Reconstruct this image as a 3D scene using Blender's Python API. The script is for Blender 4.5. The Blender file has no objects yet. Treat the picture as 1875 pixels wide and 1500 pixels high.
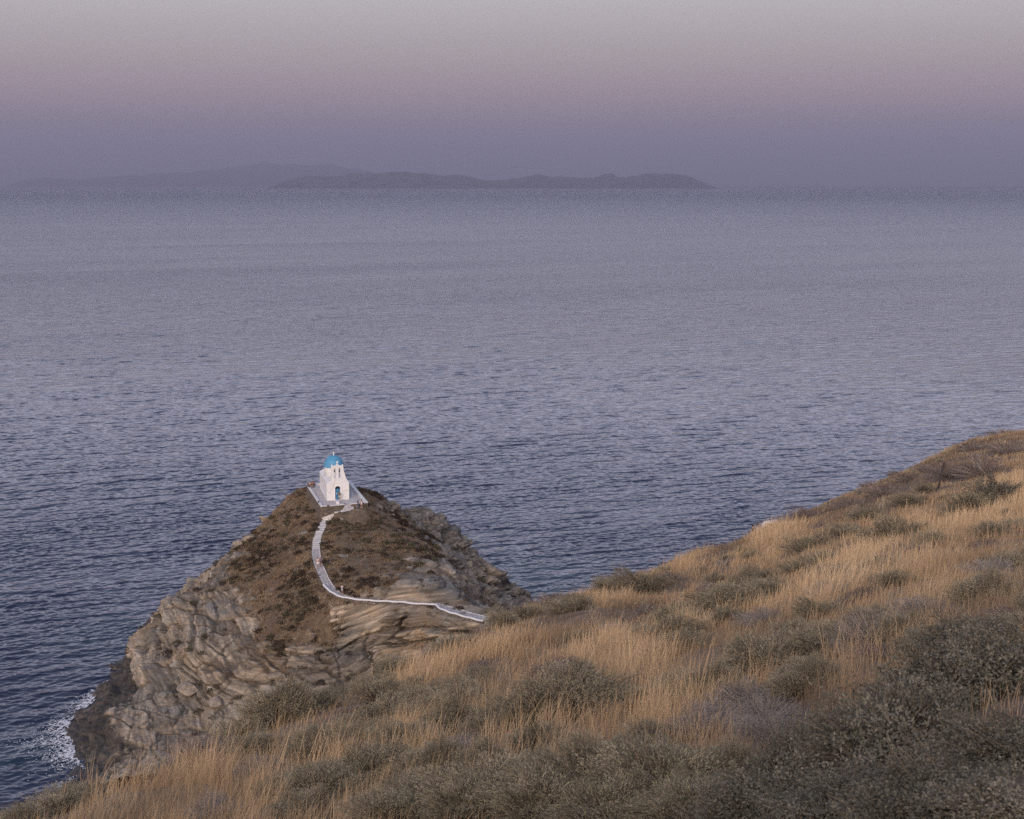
import bpy, bmesh, math, random
import numpy as np
from mathutils import Vector, Matrix

# ------------------------------------------------------------------ camera, sky, sun, exposure
scene = bpy.context.scene
COL = scene.collection
F, H = 2604.0, 85.0
PITCH = math.atan(412 / F)
cam_data = bpy.data.cameras.new("camera")
cam_data.sensor_width = 36.0
cam_data.lens = F / 1875 * 36.0
cam_data.clip_start = 0.2
cam_data.clip_end = 120000.0
cam_data.dof.use_dof = True
cam_data.dof.focus_distance = 200.0
cam_data.dof.aperture_fstop = 9.0
cam = bpy.data.objects.new("camera", cam_data)
cam.location = (0, 0, H)
cam.rotation_euler = (math.pi / 2 - PITCH, 0, 0)
COL.objects.link(cam)
scene.camera = cam

world = bpy.data.worlds.new("World")
scene.world = world
world.use_nodes = True


class NT:
    """tiny node-graph helper"""
    def __init__(self, tree):
        self.t = tree
        self.n = tree.nodes
        self.l = tree.links

    def node(self, kind, **kw):
        nd = self.n.new(kind)
        for k, v in kw.items():
            setattr(nd, k, v)
        return nd

    def put(self, sock, v):
        if isinstance(v, bpy.types.NodeSocket):
            self.l.new(v, sock)
        else:
            if hasattr(sock.default_value, '__len__') and not hasattr(v, '__len__'):
                v = (v,) * len(sock.default_value)
            if hasattr(sock.default_value, '__len__') and len(sock.default_value) == 4 and len(v) == 3:
                v = (*v, 1)
            sock.default_value = v

    def math(self, op, a, b=0.0, c=0.0, clamp=False):
        nd = self.node('ShaderNodeMath', operation=op, use_clamp=clamp)
        for i, v in enumerate((a, b, c)):
            self.put(nd.inputs[i], v)
        return nd.outputs[0]

    def vmath(self, op, a, b=(0, 0, 0)):
        nd = self.node('ShaderNodeVectorMath', operation=op)
        self.put(nd.inputs[0], a)
        self.put(nd.inputs[1], b)
        return nd.outputs['Value'] if op in ('DOT_PRODUCT', 'LENGTH', 'DISTANCE') else nd.outputs[0]

    def mix(self, f, a, b, mode='MIX'):
        nd = self.node('ShaderNodeMix', data_type='RGBA', blend_type=mode)
        nd.clamp_factor = True
        self.put(nd.inputs[0], f)
        self.put(nd.inputs[6], a)
        self.put(nd.inputs[7], b)
        return nd.outputs[2]

    def ramp(self, f, stops, interp='LINEAR'):
        nd = self.node('ShaderNodeValToRGB')
        cr = nd.color_ramp
        cr.interpolation = interp
        while len(cr.elements) < len(stops):
            cr.elements.new(0.5)
        for e, (p, c) in zip(cr.elements, stops):
            e.position = p
            e.color = (*c, 1) if len(c) == 3 else c
        self.put(nd.inputs[0], f)
        return nd.outputs[0]

    def map(self, v, a, b, c=0.0, d=1.0, smooth=False):
        nd = self.node('ShaderNodeMapRange')
        if smooth:
            nd.interpolation_type = 'SMOOTHSTEP'
        self.put(nd.inputs[0], v)
        for i, x in zip((1, 2, 3, 4), (a, b, c, d)):
            self.put(nd.inputs[i], x)
        return nd.outputs[0]

    def noise(self, vec, scale, detail=3.0, rough=0.55, dist=0.0, lac=2.0):
        nd = self.node('ShaderNodeTexNoise')
        self.put(nd.inputs['Vector'], vec)
        nd.inputs['Scale'].default_value = scale
        nd.inputs['Detail'].default_value = detail
        nd.inputs['Roughness'].default_value = rough
        nd.inputs['Lacunarity'].default_value = lac
        nd.inputs['Distortion'].default_value = dist
        return nd.outputs[0]

    def voro(self, vec, scale, feature='F1'):
        nd = self.node('ShaderNodeTexVoronoi', feature=feature)
        self.put(nd.inputs['Vector'], vec)
        nd.inputs['Scale'].default_value = scale
        return nd

    def mapping(self, vec, scale=(1, 1, 1), rot=(0, 0, 0), loc=(0, 0, 0)):
        nd = self.node('ShaderNodeMapping')
        self.put(nd.inputs[0], vec)
        nd.inputs[1].default_value = loc
        nd.inputs[2].default_value = rot
        nd.inputs[3].default_value = scale
        return nd.outputs[0]

    def bump(self, h, strength, dist, normal=None):
        nd = self.node('ShaderNodeBump')
        self.put(nd.inputs['Height'], h)
        nd.inputs['Strength'].default_value = strength
        nd.inputs['Distance'].default_value = dist
        if normal is not None:
            self.l.new(normal, nd.inputs['Normal'])
        return nd.outputs[0]


SUN_EL, SUN_AZ = math.radians(22), math.radians(180 + 12)   # azimuth clockwise from +Y: low, behind the camera, to its left


def build_world():
    w = NT(world.node_tree)
    w.n.clear()
    out = w.node('ShaderNodeOutputWorld')
    bg = w.node('ShaderNodeBackground')
    sky = w.node('ShaderNodeTexSky', sky_type='NISHITA')
    sky.sun_disc = False
    sky.sun_elevation = math.radians(2.0)
    sky.sun_rotation = SUN_AZ
    sky.dust_density = 2.0
    tc = w.node('ShaderNodeTexCoord').outputs['Generated']
    sep = w.node('ShaderNodeSeparateXYZ')
    w.put(sep.inputs[0], tc)
    z = w.math('MAXIMUM', sep.outputs[2], 0.0)
    s = w.math('SQRT', z)
    def q(zz):
        return math.sqrt(zz)
    grad = w.ramp(s, [(0.0, (.245, .240, .325)), (q(.020), (.255, .240, .318)), (q(.040), (.315, .250, .285)),
                      (q(.058), (.415, .305, .310)), (q(.085), (.465, .392, .378)), (q(.13), (.560, .520, .520)), (q(.15), (.86, .84, .98)), (q(.19), (1.28, 1.27, 1.62)), (q(.25), (.90, .93, 1.22)), (q(.33), (.58, .63, .86)), (q(.45), (.37, .42, .60)), (q(.68), (.25, .30, .45)), (1.0, (.21, .27, .43))])
    west = w.vmath('DOT_PRODUCT', tc, (math.sin(SUN_AZ), math.cos(SUN_AZ), 0))
    west = w.math('POWER', w.math('MAXIMUM', west, 0.0), 1.4)
    low = w.math('POWER', w.math('SUBTRACT', 1.0, z), 2.5)
    glow = w.vmath('SCALE', (2.35, 1.62, 1.14))
    glow.node.inputs['Scale'].default_value = 1.0
    w.put(glow.node.inputs['Scale'], w.math('MULTIPLY', west, low))
    tot = w.vmath('ADD', grad, glow)
    # the physical dusk sky, weak, under the antitwilight colours
    nis = w.vmath('SCALE', sky.outputs[0])
    nis.node.inputs['Scale'].default_value = 0.02
    tot = w.vmath('ADD', tot, nis)
    w.put(bg.inputs[0], tot)
    bg.inputs[1].default_value = 1.0
    w.l.new(bg.outputs[0], out.inputs[0])


build_world()

sun_data = bpy.data.lights.new("sun", 'SUN')
sun_data.energy = 2.2
sun_data.angle = math.radians(35)
sun_data.color = (1.0, .84, .70)
sun = bpy.data.objects.new("sun", sun_data)
sun.rotation_euler = (math.pi / 2 - SUN_EL, 0, math.pi - SUN_AZ)
COL.objects.link(sun)

scene.view_settings.view_transform = 'Standard'
scene.view_settings.look = 'None'
scene.view_settings.exposure = 0.18
scene.view_settings.gamma = 1.0
scene.cycles.max_bounces = 6
scene.cycles.diffuse_bounces = 3
scene.cycles.glossy_bounces = 2
scene.cycles.volume_bounces = 0
scene.cycles.caustics_reflective = False
scene.cycles.caustics_refractive = False
scene.cycles.use_denoising = False
scene.cycles.denoiser = 'OPENIMAGEDENOISE'
scene.cycles.denoising_input_passes = 'RGB_ALBEDO_NORMAL'
scene.cycles.denoising_prefilter = 'ACCURATE'

rng = np.random.default_rng(7)
random.seed(7)


# ------------------------------------------------------------------ numeric helpers
def ray(px, py):
    """direction through a point of the 1875 x 1500 picture"""
    r, u = (px - 937.5) / F, -(py - 750) / F
    return np.array([r, math.cos(PITCH) + u * math.sin(PITCH), -math.sin(PITCH) + u * math.cos(PITCH)])


def atz(px, py, z):
    d = ray(px, py)
    return np.array([0, 0, H]) + d * ((z - H) / d[2])


def aty(px, py, y):
    d = ray(px, py)
    return np.array([0, 0, H]) + d * (y / d[1])


def _hash(ix, iy, iz, seed):
    h = (ix.astype(np.int64) * 374761393 + iy.astype(np.int64) * 668265263 + iz.astype(np.int64) * 2147483647 + seed * 1274126177) & 0xffffffff
    h = ((h ^ (h >> 13)) * 1274126177) & 0xffffffff
    h = ((h ^ (h >> 16)) * 2246822519) & 0xffffffff
    return ((h ^ (h >> 15)) & 0xffffff) / float(0xffffff)


def vnoise(x, y, z, seed=0):
    x0, y0, z0 = np.floor(x), np.floor(y), np.floor(z)
    fx, fy, fz = x - x0, y - y0, z - z0
    fx, fy, fz = (t * t * t * (t * (t * 6 - 15) + 10) for t in (fx, fy, fz))
    r = 0
    for dx in (0, 1):
        for dy in (0, 1):
            for dz in (0, 1):
                w = (fx if dx else 1 - fx) * (fy if dy else 1 - fy) * (fz if dz else 1 - fz)
                r = r + w * _hash(x0 + dx, y0 + dy, z0 + dz, seed)
    return r * 2 - 1


def fbm(x, y, z, seed=0, octaves=4, gain=.5):
    r, a, s = 0, 1.0, 0
    for o in range(octaves):
        r = r + a * vnoise(x * 2 ** o + o * 17.3, y * 2 ** o - o * 9.1, z * 2 ** o + o * 4.7, seed + o)
        s += a
        a *= gain
    return r / s


def worley(x, y, z, seed=0, blocky=0.0):
    """F1, F2 distances and the nearest cell's random number"""
    x0, y0, z0 = np.floor(x), np.floor(y), np.floor(z)
    f1 = np.full(x.shape, 9.0)
    f2 = np.full(x.shape, 9.0)
    idn = np.zeros(x.shape)
    off = [np.zeros(x.shape) for _ in range(3)]
    for dx in (-1, 0, 1):
        for dy in (-1, 0, 1):
            for dz in (-1, 0, 1):
                cx, cy, cz = x0 + dx, y0 + dy, z0 + dz
                px = cx + _hash(cx, cy, cz, seed)
                py = cy + _hash(cx, cy, cz, seed + 1)
                pz = cz + _hash(cx, cy, cz, seed + 2)
                d = np.sqrt((px - x) ** 2 + (py - y) ** 2 + (pz - z) ** 2)
                if blocky:
                    d = d * (1 - blocky) + blocky * np.maximum(np.maximum(np.abs(px - x), np.abs(py - y)), np.abs(pz - z))
                near = d < f1
                f2 = np.where(near, f1, np.minimum(f2, d))
                idn = np.where(near, _hash(cx, cy, cz, seed + 3), idn)
                if blocky:
                    off = [np.where(near, a, b) for a, b in zip((x - px, y - py, z - pz), off)]
                f1 = np.where(near, d, f1)
    if blocky:      # each block's face leans its own way
        tilt = sum(o * (_hash(np.floor(idn * 9999), idn * 0, idn * 0, seed + 20 + k) - .5) for k, o in enumerate(off))
        return f1, f2, idn, tilt
    return f1, f2, idn


class RBF:
    """smooth interpolation of scattered control values"""
    def __init__(self, X, v, kind='tps', smooth=0.0):
        self.X = np.asarray(X, float)
        self.kind = kind
        n, d = self.X.shape
        v = np.asarray(v, float).reshape(n, -1)
        K = self.phi(np.linalg.norm(self.X[:, None] - self.X[None], axis=2)) + smooth * np.eye(n) * (-1 if kind == 'lin' else 1)
        P = np.hstack([np.ones((n, 1)), self.X])
        A = np.block([[K, P], [P.T, np.zeros((d + 1, d + 1))]])
        self.c = np.linalg.lstsq(A, np.vstack([v, np.zeros((d + 1, v.shape[1]))]), rcond=None)[0]

    def phi(self, r):
        if self.kind == 'tps':
            return r * r * np.log(r + 1e-9)
        if self.kind == 'cub':
            return r ** 3
        return r

    def __call__(self, Q):
        Q = np.asarray(Q, float)
        n = len(self.X)
        out = []
        for i in range(0, len(Q), 20000):
            q = Q[i:i + 20000]
            K = self.phi(np.linalg.norm(q[:, None] - self.X[None], axis=2))
            out.append(K @ self.c[:n] + np.hstack([np.ones((len(q), 1)), q]) @ self.c[n:])
        return np.vstack(out)


def sstep(a, b, x):
    t = np.clip((x - a) / (b - a), 0, 1)
    return t * t * (3 - 2 * t)


# ------------------------------------------------------------------ object helpers
def tag(o, label=None, cat=None, group=None, kind=None):
    for k, v in (('label', label), ('category', cat), ('group', group), ('kind', kind)):
        if v:
            o[k] = v
    return o


def empty(name, loc, rz=0.0):
    o = bpy.data.objects.new(name, None)
    o.location = loc
    o.rotation_euler = (0, 0, rz)
    o.empty_display_size = .3
    COL.objects.link(o)
    return o


def link(name, me, mat=None, parent=None):
    if mat is not None:
        me.materials.append(mat)
    o = bpy.data.objects.new(name, me)
    COL.objects.link(o)
    if parent is not None:
        o.parent = parent
    return o


def mesh_np(name, verts, faces, smooth=False, attrs=None):
    """verts (n,3), faces: an (m,k) array or a list of such arrays"""
    me = bpy.data.meshes.new(name)
    fs = faces if isinstance(faces, list) else [faces]
    fs = [np.asarray(f, np.int32) for f in fs if len(f)]
    tot = np.concatenate([np.full(len(f), f.shape[1], np.int32) for f in fs])
    idx = np.concatenate([f.ravel() for f in fs])
    me.vertices.add(len(verts))
    me.vertices.foreach_set('co', np.asarray(verts, np.float32).ravel())
    me.loops.add(len(idx))
    me.loops.foreach_set('vertex_index', idx)
    me.polygons.add(len(tot))
    st = np.zeros(len(tot), np.int32)
    st[1:] = np.cumsum(tot)[:-1]
    me.polygons.foreach_set('loop_start', st)
    me.polygons.foreach_set('loop_total', tot)
    if smooth:
        me.polygons.foreach_set('use_smooth', np.ones(len(tot), bool))
    for k, v in (attrs or {}).items():
        v = np.asarray(v, np.float32)
        if v.ndim == 1:
            me.attributes.new(k, 'FLOAT', 'POINT').data.foreach_set('value', v)
        else:
            me.attributes.new(k, 'FLOAT_COLOR', 'POINT').data.foreach_set('color', np.hstack([v, np.ones((len(v), 1), np.float32)]).ravel())
    me.update()
    me.validate()
    return me


def grid_faces(nr, nc, wrap=False):
    i = np.arange(nr - 1)[:, None]
    j = np.arange(nc if wrap else nc - 1)[None]
    k = (j + 1) % nc
    return np.stack([i * nc + j, i * nc + k, (i + 1) * nc + k, (i + 1) * nc + j], -1).reshape(-1, 4)


def mat_new(name):
    m = bpy.data.materials.new(name)
    m.use_nodes = True
    t = NT(m.node_tree)
    b = t.n['Principled BSDF']
    return m, t, b


def attr(t, name):
    return t.node('ShaderNodeAttribute', attribute_name=name)


# ------------------------------------------------------------------ sea
def build_sea():
    m, t, b = mat_new('sea_water')
    pos = t.node('ShaderNodeNewGeometry').outputs['Position']
    sep = t.node('ShaderNodeSeparateXYZ')
    t.put(sep.inputs[0], pos)
    # shallow water keeps a little green beside the rocks
    d1 = t.vmath('DISTANCE', pos, (-4, 292, 0))
    d2 = t.vmath('DISTANCE', pos, (-72, 262, 0))
    d3 = t.vmath('DISTANCE', pos, (-78, 205, 0))
    nz = t.noise(pos, .06, 3)
    sh = t.math('ADD', t.math('ADD', t.map(d1, 6, 42, .9, 0, True), t.map(d2, 3, 22, .5, 0, True)), t.map(d3, 3, 20, .5, 0, True))
    sh = t.math('MULTIPLY', sh, t.map(nz, .3, .65, .25, 1))
    col = t.mix(sh, (.009, .013, .038), (.018, .048, .064))
    t.put(b.inputs['Base Color'], col)
    # waves too small for the mesh far out scatter the reflection instead
    t.put(b.inputs['Roughness'], t.map(t.math('LOGARITHM', t.vmath('LENGTH', pos), 10.0), 2.65, 4.0, .07, .40))
    b.inputs['IOR'].default_value = 1.333
    # far out, where the mesh grows coarse, a slight bump carries the ripples
    p = t.mapping(pos, (1, 1, 1), (0, 0, math.radians(-28)))
    h1 = t.noise(t.mapping(p, (.05, .14, 1)), 1.0, 4.0, .6, .3)
    far = t.map(t.vmath('LENGTH', pos), 500, 1500)
    gust = t.map(t.noise(t.mapping(p, (.0012, .006, 1)), 1.0, 5.0, .65, .6), .35, .65, .5, 1.5)
    h = t.math('MULTIPLY', h1, t.math('MULTIPLY', far, gust))
    t.put(b.inputs['Normal'], t.bump(h, 1.0, FAR_BUMP))
    ra = [5.0, 60.0, 110.0]
    while ra[-1] < 66000:
        r = ra[-1]
        ra.append(r + (10 if r < 176 else min(max(.22, r * r / (85 * 1422) * (.34 if r < 330 else .22 if r < 1500 else .4)), r * .06)))
    ra = np.array(ra[:-1] + [66000.0])
    az = np.radians(np.concatenate([np.arange(-180, -23, 3.1), np.arange(-23, 23, .054), np.arange(23, 180, 3.1)]))
    R, A = np.meshgrid(ra, az, indexing='ij')
    X, Y = R * np.sin(A), R * np.cos(A)
    DX, DY, Z = np.zeros_like(R), np.zeros_like(R), np.zeros_like(R)
    rows = (ra > 150) & (ra < 2600)
    cols = np.abs(az) < math.radians(22.9)
    sl = np.ix_(rows, cols)
    x, y, rr = X[sl], Y[sl], R[sl]
    dr = np.gradient(ra)[rows][:, None]
    gust = 1 + .55 * fbm(x / 60, y / 34, x * 0, 201, 3)
    patch = 1 + .6 * fbm((x * .86 + y * .5) / 26, (y * .86 - x * .5) / 8, x * 0, 207, 2)
    w = np.random.default_rng(3)
    dx, dy, z = np.zeros_like(x), np.zeros_like(x), np.zeros_like(x)
    for i in range(84):
        lam = .55 * (11 / .55) ** (i / 83.0) * w.uniform(.92, 1.08)
        th = math.radians(118) + w.normal(0, math.radians(26 if lam < 3 else 18))
        k = 2 * math.pi / lam
        slope = .032 * (1.0 if lam < 2.2 else (2.2 / lam) ** .75)
        a = slope / k * sstep(1.8, 3.2, lam / dr) * (patch if lam < 4 else gust)
        ph = k * (x * math.cos(th) + y * math.sin(th)) + w.uniform(0, 6.28)
        z += a * np.cos(ph)
        dx -= .9 * a * math.cos(th) * np.sin(ph)
        dy -= .9 * a * math.sin(th) * np.sin(ph)
    edge = sstep(22.9, 21.8, np.degrees(np.abs(az[cols])))[None] * sstep(165, 180, rr) * sstep(2600, 1500, rr)
    DX[sl], DY[sl], Z[sl] = dx * edge, dy * edge, z * edge
    v = np.stack([X + DX, Y + DY, Z], -1).reshape(-1, 3)
    me = mesh_np('sea', v, grid_faces(len(ra), len(az), True)[:, ::-1], True)
    o = link('sea', me, m)
    tag(o, 'dark blue rippled sea reaching to the horizon', 'sea', kind='structure')


FAR_BUMP = 1.6
build_sea()


# ------------------------------------------------------------------ far islands
def build_islands():
    m, t, b = mat_new('island_scrub')
    pos = t.node('ShaderNodeNewGeometry').outputs['Position']
    n = t.noise(pos, .0022, 5, .6)
    t.put(b.inputs['Base Color'], t.mix(t.map(n, .35, .65), (.030, .034, .045), (.075, .072, .075)))
    b.inputs['Roughness'].default_value = .95
    defs = [
        ('hills', 'nearer dark island ridge lying low on the horizon', 33000,
         [(520, 333), (545, 326), (585, 320), (620, 323), (645, 319), (690, 318), (735, 314), (770, 317), (815, 321), (850, 322), (890, 330), (930, 329),
          (960, 324), (985, 320), (1010, 326), (1035, 323), (1060, 327), (1085, 326), (1112, 317), (1132, 325), (1160, 323), (1190, 315), (1206, 319), (1225, 316), (1245, 321), (1265, 327), (1285, 335)], 2600),
        ('hills', 'pale high mountain island standing behind the nearer ridge', 64500,
         [(40, 333), (70, 327), (100, 325), (130, 328), (165, 330), (190, 324), (240, 322), (285, 319), (310, 315), (350, 316), (390, 312), (430, 305), (470, 299), (495, 297),
          (520, 299), (560, 300), (600, 302), (640, 306), (680, 313), (710, 318), (760, 324), (820, 330), (860, 334)], 1200),
    ]
    for name, lab, D, prof, dep in defs:
        px = np.array([p[0] for p in prof], float)
        hz = np.array([aty(p[0], p[1], D)[2] for p in prof])
        n = 420
        xs = np.linspace(px[0] - 12, px[-1] + 12, n)
        hh = np.interp(xs, px, hz, left=-8, right=-8)
        hh = np.convolve(np.pad(hh, 2, 'edge'), [.1, .2, .4, .2, .1], 'valid')
        hh = np.where(hh > 5, hh * (1 + .16 * fbm(xs / 17, xs * 0, xs * 0 + D, 7, 4)), hh)
        X = (xs - 937.5) / F * D
        u = np.linspace(-1, 1, 41)
        U, XX = np.meshgrid(u, X, indexing='ij')
        HH = np.broadcast_to(hh, U.shape)
        shape = np.clip(1 - np.abs(U) ** 1.3, 0, 1)
        nz = fbm(XX / 1700, U * 2.2, U * 0 + D, 5, 5)
        rid = 1 - .5 * np.abs(nz) * (1 - shape) * 3
        Z = HH * np.clip(shape * rid, -.2, 1) - 6 * (1 - shape)
        Y = D + U * dep
        v = np.stack([XX, Y, Z], -1).reshape(-1, 3)
        o = link(name, mesh_np(name, v, grid_faces(len(u), n), True), m)
        tag(o, lab, 'island', kind='structure')


build_islands()

# ------------------------------------------------------------------ headland: control points (picture x, picture y, height, scrub cover)
# (px,py,z,veg)
HP=[
# waterline / left toe
(140,1360,.3,0),(168,1405,.3,0),(136,1338,.6,0),(160,1300,1.2,0),(200,1250,1.2,0),(240,1215,1.2,0),(258,1185,2.0,0),
(200,1400,1.6,0),(230,1375,2.8,0),(200,1330,3.0,0),(250,1290,3.4,0),(230,1255,2.6,0),(280,1350,3.2,0),(330,1370,3.2,0),
(300,1290,3.6,0),(350,1330,3.8,0),(380,1310,4.4,0),(300,1255,4.6,0),(400,1290,5.0,0),(430,1300,5.2,0),
# left rock buttress
(262,1150,6.5,0),(285,1200,6.0,0),(290,1122,8.4,0),(330,1200,8.2,0),(340,1150,9.8,0),(330,1095,10.2,0),(385,1052,12.4,.1),
(400,1120,11.8,0),(400,1180,10.0,0),(370,1240,6.6,0),(420,1230,8.2,0),(450,1150,11.6,.1),(450,1200,9.8,.1),(470,1250,7.6,0),
(440,1090,13.2,.3),(440,1002,15.4,.4),(500,946,18.6,.7),(545,901,21.8,.8),(500,1000,17.4,1),(480,1060,15.4,1),(540,1020,18.3,1),
(500,1110,14.8,1),(540,960,19.8,1),(560,1070,17.4,1),(550,1120,15.6,1),(500,1160,12.8,.7),(480,1190,11.2,.8),
(540,1180,12.0,.4),(520,1230,9.0,.1),(480,1275,6.6,0),(560,1245,8.6,0),(590,1130,15.4,.8),
# under the path wall
(600,1090,17.6,.8),(650,1112,17.4,.5),(720,1120,17.6,.2),(800,1126,17.8,.1),(860,1150,17.6,.2),
(600,1165,12.8,.6),(650,1165,13.0,.2),(700,1165,13.6,.1),(760,1150,15.4,.1),(820,1150,16.4,.2),
(600,1200,11.2,.1),(660,1205,11.0,.1),(720,1200,11.6,.1),(640,1240,9.2,0),(780,1170,14.0,0),
# the path line
(585,1030,19.5,1),(588,1060,18.9,1),(600,1079,18.5,1),(640,1098,18.4,.6),(720,1104,18.5,.3),(800,1111,18.5,.2),(850,1128,18.6,.2),(900,1138,18.9,.2),
(590,980,20.7,1),(610,943,22.3,1),(589,943,21.95,1),(600,947,21.7,1),(650,931,23.35,.7),(662,931,23.4,.6),(672,927,23.4,.5),(655,927,23.5,.6),(577,1005,20.1,1),
# right flank
(640,960,21.6,1),(680,940,22.2,.7),(640,1010,20.2,1),(640,1060,19.4,1),(700,980,20.8,1),(700,1030,20.0,.9),(700,1075,19.7,.3),
(760,990,19.6,.8),(760,1040,19.6,.5),(780,1085,20.0,.15),(830,1040,18.6,.1),(840,1085,19.6,.15),(880,1120,19.4,.3),
(700,912,21.6,.7),(720,937,19.6,.6),(690,925,22.0,.5),(740,965,18.4,.8),(800,1000,16.6,.3),(830,1010,14.0,0),(870,1022,10.5,0),(910,1060,8.6,0),(938,1088,4.5,0),(946,1108,3.0,0),
(880,1060,13.5,.1),(910,1095,11.0,.1),(930,1115,8.5,.2),(900,1125,16.5,.3),(850,1050,16.2,.1),
# far shelf on the right
(735,938,11.5,.1),(800,947,8.2,0),(822,962,6.4,0),(790,965,9.6,.1),(760,950,11.2,.2),(826,985,3.0,0),(780,980,12.5,.6),
]
# plan points (x,y,z,veg): hidden sides and sea bed
HQ=[(-36.7,266.0,22.0,1),(-28,269.3,23.5,.6),(-42.3,285.5,22.6,.8),(-33.5,289,22.6,.5),(-37,292,21.5,.5),(-45,292,17,.2),(-40,300,14,.1),(-30,305,13,.1),(-50,296,8,0),(-46,308,3,0),(-30,325,8,0),(-22,345,2,0),(-10,350,-3,0),(-30,345,-1,0),(-42,325,-2,0),
(-56,300,1,0),(-66,285,1.5,0),(-70,270,1,0),(-60,310,-4,0),(-73,290,-4,0),(-80,270,-4,0),(-80,245,-4,0),(-76,225,-4,0),(-75,205,-4,0),(-72,190,-3,0),(-60,192,1.5,0),(-66,197,-.5,0),
(-50,190,3.5,0),(-38,192,6,0),(-25,195,9,0),(-12,197,14,.1),(0,200,19,.2),(8,196,20,.3),(12,206,18,.3),(8,220,12,.3),(10,240,2,0),(6,255,0.5,0),(3,268,1,0),(14,228,2,0),(18,215,6,0),
(8,290,-3,0),(16,270,-3,0),(2,310,-3,0),(-4,330,-3,0),(20,245,-4,0),(-6,300,1,0),(-9,318,1,0)]

CP = np.array([list(atz(a, b, c)) + [d] for a, b, c, d in HP] + [list(q) for q in HQ])
CP[:, 3] = np.clip(CP[:, 3], 0, 1)
_hf = RBF(CP[:, :2] / 30, CP[:, 2:4], 'tps', .0006)
_vf = RBF(CP[:, :2] / 30, CP[:, 3:4], 'lin', .02)

# flat places: terrace, path (centre line in plan with height and half width)
PATHL = [(622.5, 937.2, 22.9, 0.598), (618, 938.8, 22.65, 0.598), (612, 941, 22.3, 0.616), (598, 952, 21.6, 0.634), (590, 965, 21.15, 0.669), (583, 980, 20.7, 0.686), (579, 1000, 20.2, 0.704), (579, 1015, 19.85, 0.722), (583, 1032, 19.45, 0.722), (590, 1050, 19.05, 0.722), (598, 1066, 18.7, 0.722),
         (612, 1083, 18.45, 0.669), (632, 1094, 18.35, 0.634), (660, 1099, 18.3, 0.572), (695, 1101.5, 18.3, 0.546), (735, 1103.5, 18.35, 0.546), (770, 1107, 18.4, 0.546), (800, 1108, 18.45, 0.572), (822, 1116, 18.5, 1.2), (850, 1125, 18.6, 1.3), (880, 1133, 18.75, 1.3), (912, 1140, 18.95, 1.3)]


def polyline(points, step):
    P = np.array(points, float)
    d = np.concatenate([[0], np.cumsum(np.linalg.norm(np.diff(P[:, :3], axis=0), axis=1))])
    s = np.arange(0, d[-1], step)
    # Catmull-Rom through the points
    out = np.empty((len(s), P.shape[1]))
    k = np.clip(np.searchsorted(d, s, 'right') - 1, 0, len(P) - 2)
    t = ((s - d[k]) / (d[k + 1] - d[k]))[:, None]
    m = np.gradient(P, d, axis=0)
    L = (d[k + 1] - d[k])[:, None]
    a, b2, ma, mb = P[k], P[k + 1], m[k] * L, m[k + 1] * L
    out = (2 * t ** 3 - 3 * t ** 2 + 1) * a + (t ** 3 - 2 * t ** 2 + t) * ma + (-2 * t ** 3 + 3 * t ** 2) * b2 + (t ** 3 - t ** 2) * mb
    return out


PATH = polyline([list(atz(a, b, c)) + [w] for a, b, c, w in PATHL], .25)
TZ = 24.0
T_FL, T_FR, T_BL, T_BR = (atz(587.1, 928.3, TZ), atz(673.5, 920.8, TZ), atz(561.5, 890, TZ), atz(640.8, 884.4, TZ))
TERR = np.array([T_FL, T_FR, T_BR, T_BL])[:, :2]


def in_quad(x, y, Q, grow=0.0):
    """signed inside distance of a convex quad (positive inside)"""
    r = np.full(x.shape, 1e9)
    c = Q.mean(0)
    for i in range(4):
        a, b2 = Q[i], Q[(i + 1) % 4]
        e = (b2 - a) / np.linalg.norm(b2 - a)
        n = np.array([-e[1], e[0]])
        if np.dot(c - a, n) < 0:
            n = -n
        r = np.minimum(r, (x - a[0]) * n[0] + (y - a[1]) * n[1])
    return r + grow


def near_path(x, y, P=None):
    """distance to the path's centre line and that point's index"""
    P = PATH if P is None else P
    d = np.full(x.shape, 1e9)
    k = np.zeros(x.shape, int)
    for i in range(len(P)):
        q = (x - P[i, 0]) ** 2 + (y - P[i, 1]) ** 2
        s = q < d
        d = np.where(s, q, d)
        k = np.where(s, i, k)
    return np.sqrt(d), k


def head_base(x, y):
    q = np.stack([x, y], -1) / 30
    z = _hf(q)[:, 0]
    d, k = near_path(x, y)
    hw = PATH[k, 3]
    f = sstep(2.2, 0, d - hw)
    z = z * (1 - f) + (PATH[k, 2] - .06) * f
    ins = in_quad(x, y, TERR)
    f = sstep(-1.5, .2, ins)
    z = z * (1 - f) + np.minimum(z, 22.9) * f
    return z


def strata(P):
    """bedding coordinate: the dip turns from right to left across the headland"""
    x, y, z = P.T
    warp = fbm(x / 17, y / 17, z / 17, 31, 2)
    ph = np.radians(np.interp(x, [-75, -55, -40, -20, 10], [30, 26, 10, -5, -12]))
    return z * np.cos(ph) + (x + 45) * np.sin(ph) * .9 + y * .06 + warp * 1.6


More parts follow.
